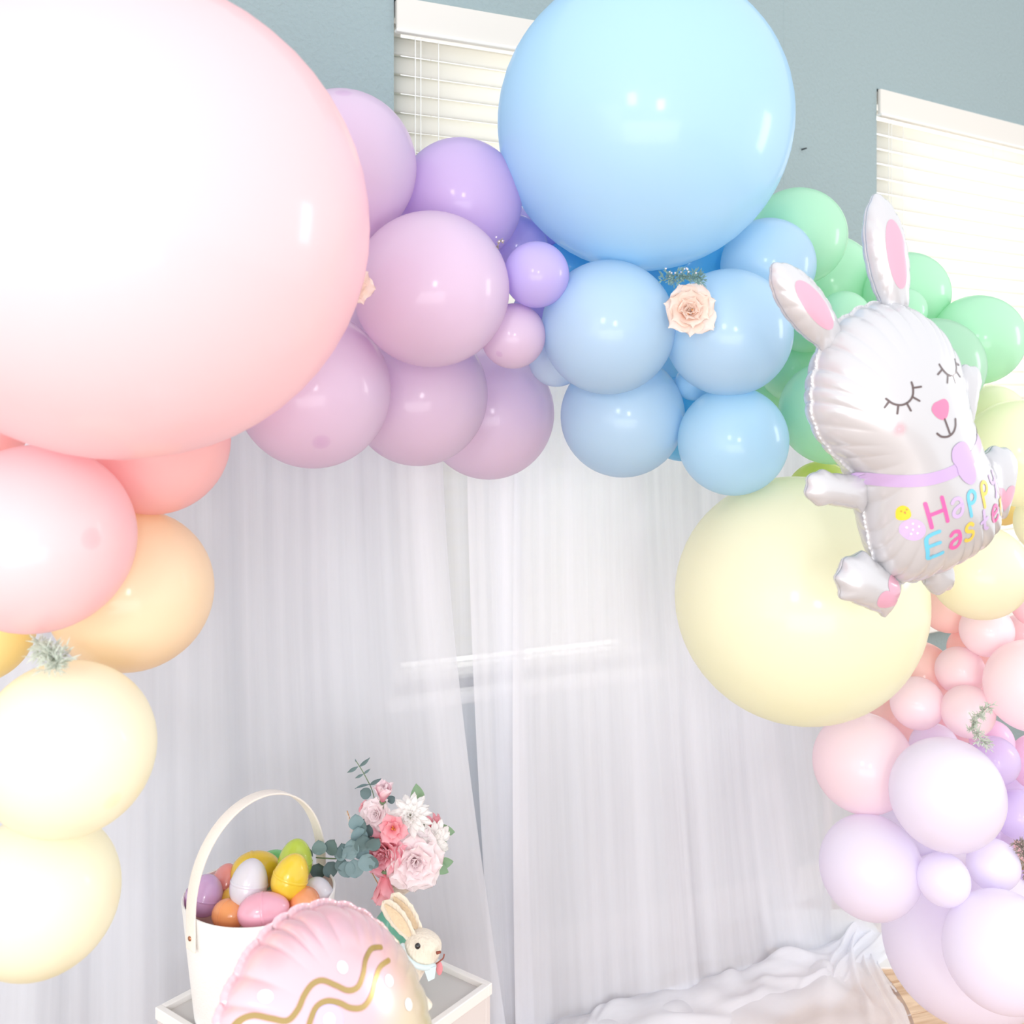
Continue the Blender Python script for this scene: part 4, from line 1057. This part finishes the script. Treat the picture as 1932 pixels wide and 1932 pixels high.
bq('cream_rose', 'cream rose half hidden at the bottom of the bouquet', 752, 1655, 1.83, 34, creampet, ROSE, (-0.1, -0.9, -0.4), None, 10)
bq('pink_tulip', 'salmon pink tulip bloom hanging at the bottom left of the bouquet', 727, 1648, 1.78, 52, pinkpet, BUD, (-0.05, -0.35, -1), None, 11)
bq('pink_stock', 'small pale pink blossom spike left of the highest bud', 693, 1525, 1.84, 16, pinkpet, ROSE, (-0.5, -0.8, 0.2), None, 12)

# leaves
def leaf_mesh(name, mt, ln=1.0, wd=0.8, pointy=0.0):
    V = []; Fc = []; nv = 8
    for j in range(nv+1):
        b = j/nv; w_ = math.sin(math.pi*b**(0.9))**(0.55+pointy)*wd*0.5
        if j in (0, nv): w_ = 0.02
        for a in (-1, -0.5, 0, 0.5, 1): V.append((a*w_, b*ln, 0.10*abs(a)*wd+0.05*math.sin(b*3)-0.12*b*b))
    for j in range(nv):
        for i in range(4): q = j*5+i; Fc.append((q, q+1, q+6, q+5))
    return mesh(name, V, Fc, mt)
eucm = mat('eucalyptus_leaf', srgb(140, 166, 172), 0.6); add_translucent(eucm, srgb(110, 140, 140), 0.2); grain(eucm, srgb(138, 166, 172), 0.16, 40)
eucd = mat('eucalyptus_leaf_dark', srgb(96, 120, 122), 0.6); grn = mat('broad_leaf', srgb(150, 182, 150), 0.6); add_translucent(grn, srgb(140, 185, 130), 0.3)
lround = leaf_mesh('leaf', eucm, 1, 1.0); lround2 = leaf_mesh('leaf', eucd, 1, 1.0); lnarrow = leaf_mesh('leaf', eucd, 1, 0.30, 0.5); lbroad = leaf_mesh('leaf', grn, 1, 0.62, 0.2)
def leaf(parent, me, base, dirv, face, size):
    y = Vector(dirv).normalized(); z = Vector(face); z = (z-y*z.dot(y)).normalized(); x = y.cross(z)
    o = mobj('leaf', me, None, parent)
    R_ = Matrix((x, y, z)).transposed().to_4x4()
    o.matrix_local = Matrix.Translation(base) @ R_ @ Matrix.Diagonal((size, size, size, 1)); return o
def branch(label, pts, leaves, rad=0.0012, name='eucalyptus_branch', cat='branch'):
    w_ = catmull(pts, 8); b0 = Vector(w_[0]); o = empty(name, b0, None, label, cat, 'greenery of the bouquet')
    make('stem', *tube_geo([p-b0 for p in w_], rad, 6), M['stemgreen'], o)
    for (px, py, d, dx, dz, sz, me, face) in leaves:
        leaf(o, me, P(px, py, d)-b0, (dx, -0.1, dz), face, sz/F*d)
    return o
fc = (0.1, -1, 0.15)
# round-leaved eucalyptus reaching left towards the basket
LV = []
for (px, py, dx, dz, sz, me, face) in [
   (604, 1612, -0.1, 1, 28, lround, (0.1, -1, 0.2)), (602, 1628, -0.1, -1, 30, lround2, (0, -1, 0.1)), (622, 1612, 0.3, 1, 30, lround2, (-0.5, -1, 0)),
   (618, 1626, 0.4, -1, 30, lround2, (0.5, -1, 0)), (632, 1616, 0.8, 0.5, 26, lround, (0.3, -1, 0.3)), (636, 1622, 0.6, -0.7, 24, lround2, (0.1, -1, 0.4)),
   (648, 1618, -0.1, 1, 28, lround2, (0.7, -1, 0)), (652, 1618, 0.7, 0.9, 28, lround, (0.2, -1, 0.1)), (650, 1624, 0.3, -1, 32, lround, (0, -1, 0.2)),
   (668, 1612, -0.2, 1, 30, lround, (-0.2, -1, 0)), (668, 1620, 0.1, -1, 36, lround, (0.1, -1, 0)), (682, 1606, 0.1, 1, 32, lround2, (0.4, -1, 0.1)),
   (684, 1612, 0.5, -0.8, 34, lround, (0.2, -1, -0.1)), (693, 1600, 0.5, 0.4, 30, lround2, (0.6, -1, 0)), (694, 1618, 0.6, -0.5, 26, lround2, (-0.3, -1, 0)),
   (590, 1616, -0.4, 0.9, 20, lnarrow, (0.3, -1, 0.5))]:
    LV.append((px, py, 1.76, dx, dz, sz, me, face))
branch('blue green eucalyptus branch reaching left from the bouquet to the basket', [neck, P(715, 1650, 1.82), P(690, 1615, 1.78), P(640, 1620, 1.765), P(596, 1618, 1.765)], LV)
branch('blue green eucalyptus sprig with round leaves left of the pink peony', [neck, P(712, 1640, 1.82), P(690, 1590, 1.785), P(674, 1545, 1.78)],
       [(674, 1565, 1.78, -0.1, 1, 30, lround, fc), (676, 1572, 1.78, 0.3, 0.8, 30, lround2, (-0.5, -1, 0)), (680, 1590, 1.775, -0.1, 0.8, 32, lround, fc), (684, 1580, 1.79, 0.5, 0.9, 28, lround2, (0.4, -1, 0)),
        (682, 1592, 1.77, 0.0, -1, 30, lround, (0.1, -1, 0.3)), (690, 1600, 1.78, 0.6, 0.8, 26, lround2, fc)])
branch('thin branch with narrow grey leaves sticking up at the top left', [neck, P(722, 1600, 1.84), P(706, 1505, 1.84), P(690, 1466, 1.83), P(672, 1436, 1.83)],
       [(676, 1446, 1.83, -1, -0.55, 24, lnarrow, fc), (678, 1446, 1.83, 1, 0.8, 26, lnarrow, (0.8, -1, 0.3)), (686, 1460, 1.83, -1, -0.5, 18, lnarrow, fc), (686, 1460, 1.83, 1, 0.75, 16, lnarrow, fc),
        (697, 1481, 1.83, -1, -0.15, 28, lnarrow, (0.2, -0.3, 1)), (697, 1481, 1.83, 1, 0.55, 26, lnarrow, fc), (672, 1438, 1.83, -0.3, 1, 7, lnarrow, fc), (700, 1500, 1.83, -0.7, 0.3, 22, lround2, fc), (732, 1512, 1.83, 0.6, 0.4, 16, lround2, fc)], 0.0008)
branch('broad pale green leaves on the right side of the bouquet', [neck, P(765, 1640, 1.84), P(800, 1560, 1.86), P(785, 1500, 1.86)],
       [(790, 1522, 1.86, -0.1, 1, 44, lbroad, (0.1, -1, 0.1)), (782, 1520, 1.87, -0.6, 0.4, 18, lbroad, fc), (818, 1568, 1.85, 1, 0.0, 40, lbroad, (0.1, -1, 0.5)), (822, 1630, 1.84, 0.8, 0.15, 34, lbroad, (0.1, -1, 0.3)), (826, 1612, 1.85, 0.5, 0.8, 30, lbroad, (0.4, -1, 0.2)), (815, 1632, 1.83, 1, -0.4, 34, lbroad, (0.1, -1, 0.6))],
       0.0012, 'leafy_branch')
pl = []
rs_ = random.Random(3)
for k in range(150):
    t = rs_.random(); p = P(655+22*t, 1532+85*t, 1.80); d2 = Vector((rs_.uniform(-1, 1), rs_.uniform(-.5, .5), rs_.uniform(-0.2, 1))).normalized()*0.012*(0.5+t)
    n2 = Vector((0.0005, 0, 0.0002)); pl.append(([p-n2, p+n2, p+d2], [(0, 1, 2)]))
pg = empty('pampas_plume', (0, 0, 0), None, 'thin cream pampas plume left of the eucalyptus', 'plume', 'greenery of the bouquet')
g_ = make('plume', *merge(pl), mat('plume_cream', (0.86, 0.76, 0.70), 0.9), pg); g_['kind'] = 'stuff'
make('stem', *tube_geo(catmull([P(655, 1530, 1.80), P(680, 1600, 1.81), P(715, 1670, 1.825), neck, inn], 6), 0.0009, 6), mat('plume_stem', srgb(196, 150, 100), 0.7), pg)

# ------------------------------------------------------------------ toy rabbit
def skin_chain(name, pts, rad, mt, parent, sub=2):
    v = [tuple(p) for p in pts]; me = bpy.data.meshes.new(name); me.from_pydata(v, [(i, i+1) for i in range(len(v)-1)], []); o = mobj(name, me, mt, parent)
    md = o.modifiers.new('skin', 'SKIN'); 
    for i, r in enumerate(rad):
        q = r if isinstance(r, tuple) else (r, r); me.skin_vertices[0].data[i].radius = q
    me.skin_vertices[0].data[0].use_root = True
    md.use_smooth_shade = True
    s_ = o.modifiers.new('sub', 'SUBSURF'); s_.levels = sub; s_.render_levels = sub
    return o
fur = mat('cream_fur', (0.88, 0.78, 0.64), 0.95, spec=0.1, sheen=0.5); grain(fur, (0.88, 0.80, 0.67), 0.10, 260, 0.8, (1, 1, 0.3))
furin = mat('tan_ear', (0.80, 0.62, 0.42), 0.95, spec=0.1); grain(furin, (0.82, 0.66, 0.46), 0.10, 200, 0.5)
black = mat('black_bead', (0.01, 0.008, 0.012), 0.08, coat=0.8); ribm = mat('pale_blue_satin', (0.66, 0.80, 0.84), 0.35, sheen=0.3)
brownth = mat('brown_thread', (0.30, 0.08, 0.05), 0.8)
rd = 1.70
def blobgeo(c, r, n=16, m_=10):
    V = []; Fc = []
    for j in range(m_+1):
        ph = math.pi*j/m_
        for i in range(n):
            a = 2*math.pi*i/n; V.append((c[0]+r[0]*math.sin(ph)*math.cos(a), c[1]+r[1]*math.sin(ph)*math.sin(a), c[2]+r[2]*math.cos(ph)))
    for j in range(m_):
        for i in range(n): i2 = (i+1) % n; Fc.append((j*n+i, (j+1)*n+i, (j+1)*n+i2, j*n+i2))
    return V, Fc
hc = P(800, 1787, rd)          # head centre
bb_ = Vector((hc.x-0.040, hc.y+0.012, zt))
toy = empty('toy_rabbit', bb_, None, 'cream furry toy rabbit with long ears leaning to the right, beside the vase', 'toy')
T = lambda v: Vector(v)-bb_
# body, neck and head as one continuous surface
nose = P(836, 1806, rd-0.004)
pts = [T((bb_.x-0.012, bb_.y+0.006, zt+0.030)), T((bb_.x+0.006, bb_.y, zt+0.050)), T(hc.lerp(Vector((bb_.x+0.010, bb_.y, zt+0.055)), 0.45)), T(hc+Vector((-0.010, 0, 0.000))), T(hc+Vector((0.009, -0.002, -0.006))), T(nose+Vector((-0.006, -0.002, 0.000)))]
skin_chain('body', pts, [0.036, 0.030, 0.024, 0.041, 0.035, 0.019], fur, toy)
def toyear(px0, py0, px1, py1, d0, d1, w_):
    a = P(px0, py0, d0); b = P(px1, py1, d1); V = []; Fc = []; nv = 12
    t = (b-a).normalized(); s_ = t.cross(Vector((0.1, -1, 0))).normalized(); f_ = s_.cross(t).normalized()
    if f_.y > 0: f_ = -f_
    for j in range(nv+1):
        q = j/nv; ww = w_*(0.42+0.58*math.sin(math.pi*min(1, q*0.80+0.06)))*(1 if q < 0.85 else math.sqrt(max(0.02, 1-((q-0.85)/0.15)**2)))
        ww *= 1+0.06*math.sin(j*2.4)
        c = a.lerp(b, q)+f_*(-0.004*math.sin(q*3))
        for k in range(14):
            an = 2*math.pi*k/14; x = math.cos(an); y = math.sin(an)
            dep = 0.30 if y < 0 else (0.30-0.42*(1-x*x)*0.9)
            V.append(T(c+s_*x*ww+f_*(y*ww*0.30 if y < 0 else y*ww*(0.30-0.36*(1-x*x)))))
    for j in range(nv):
        for k in range(14): k2 = (k+1) % 14; Fc.append((j*14+k, j*14+k2, (j+1)*14+k2, (j+1)*14+k))
    Fc.append(tuple(range(13, -1, -1))); Fc.append(tuple(nv*14+k for k in range(14)))
    e = make('ear', V, Fc, fur, toy)
    # inner ear as a slim sub-part
    V = []; Fc = []
    for j in range(nv+1):
        q = 0.06+0.86*j/nv; ww = w_*0.55*math.sin(math.pi*(0.1+0.85*j/nv)); c = a.lerp(b, q)+f_*(-0.004*math.sin(q*3)+0.0012+w_*0.012)
        for x in (-1, 0, 1): V.append(T(c+s_*x*ww+f_*(0.0016*abs(x)))) 
    for j in range(nv):
        for i in range(2): q = j*3+i; Fc.append((q, q+1, q+4, q+3))
    make('inner_ear', V, Fc, furin, e)
toyear(778, 1770, 722, 1700, rd-0.008, rd+0.012, 0.0155)
toyear(790, 1756, 739, 1686, rd+0.012, rd+0.030, 0.0155)
e_ = make('eye', *blobgeo(T(P(788, 1785, rd-0.041)), (0.0048, 0.0042, 0.0050)), black, toy)
make('eye', *blobgeo(T(P(822, 1773, rd+0.010)), (0.0045, 0.0045, 0.0048)), black, toy)
make('nose', *tube_geo([T(P(824, 1798, rd-0.030)), T(P(831, 1796, rd-0.026))], [0.0028, 0.0022], 8), brownth, toy)
make('mouth', *tube_geo(catmull([T(P(820, 1820, rd-0.018)), T(P(829, 1814, rd-0.022)), T(P(836, 1808, rd-0.015)), T(P(838, 1800, rd-0.010))], 5), 0.0012, 6), brownth, toy)
make('tongue', *blobgeo(T(P(829, 1827, rd-0.012)), (0.0055, 0.003, 0.0115)), mat('pink_felt', (0.80, 0.30, 0.34), 0.9), toy)
# satin neck ribbon with a bow tail
make('neck_ribbon', *tube_geo(catmull([T(P(759, 1783, rd-0.014)), T(P(764, 1803, rd-0.034)), T(P(782, 1820, rd-0.038)), T(P(803, 1826, rd-0.034)), T(P(820, 1822, rd-0.020))], 8), [0.0045]*33, 10), ribm, toy)
a_ = [T(P(800, 1829, rd-0.037)), T(P(823, 1824, rd-0.030)), T(P(820, 1846, rd-0.032)), T(P(808, 1852, rd-0.036))]
bk = [p+Vector((0, 0.0012, 0)) for p in a_]
make('ribbon_tail', a_+bk, [(0, 1, 2, 3), (7, 6, 5, 4), (0, 4, 5, 1), (1, 5, 6, 2), (2, 6, 7, 3), (3, 7, 4, 0)], ribm, toy, smooth=False)
skin_chain('paw', [T((bb_.x+0.02, bb_.y-0.02, zt+0.04)), T((bb_.x+0.042, bb_.y-0.03, zt+0.022)), T((bb_.x+0.054, bb_.y-0.032, zt+0.012))], [0.012, 0.009, 0.010], fur, toy)
skin_chain('paw', [T((bb_.x-0.03, bb_.y-0.02, zt+0.02)), T((bb_.x-0.015, bb_.y-0.045, zt+0.012)), T((bb_.x+0.004, bb_.y-0.055, zt+0.012))], [0.014, 0.012, 0.011], fur, toy)
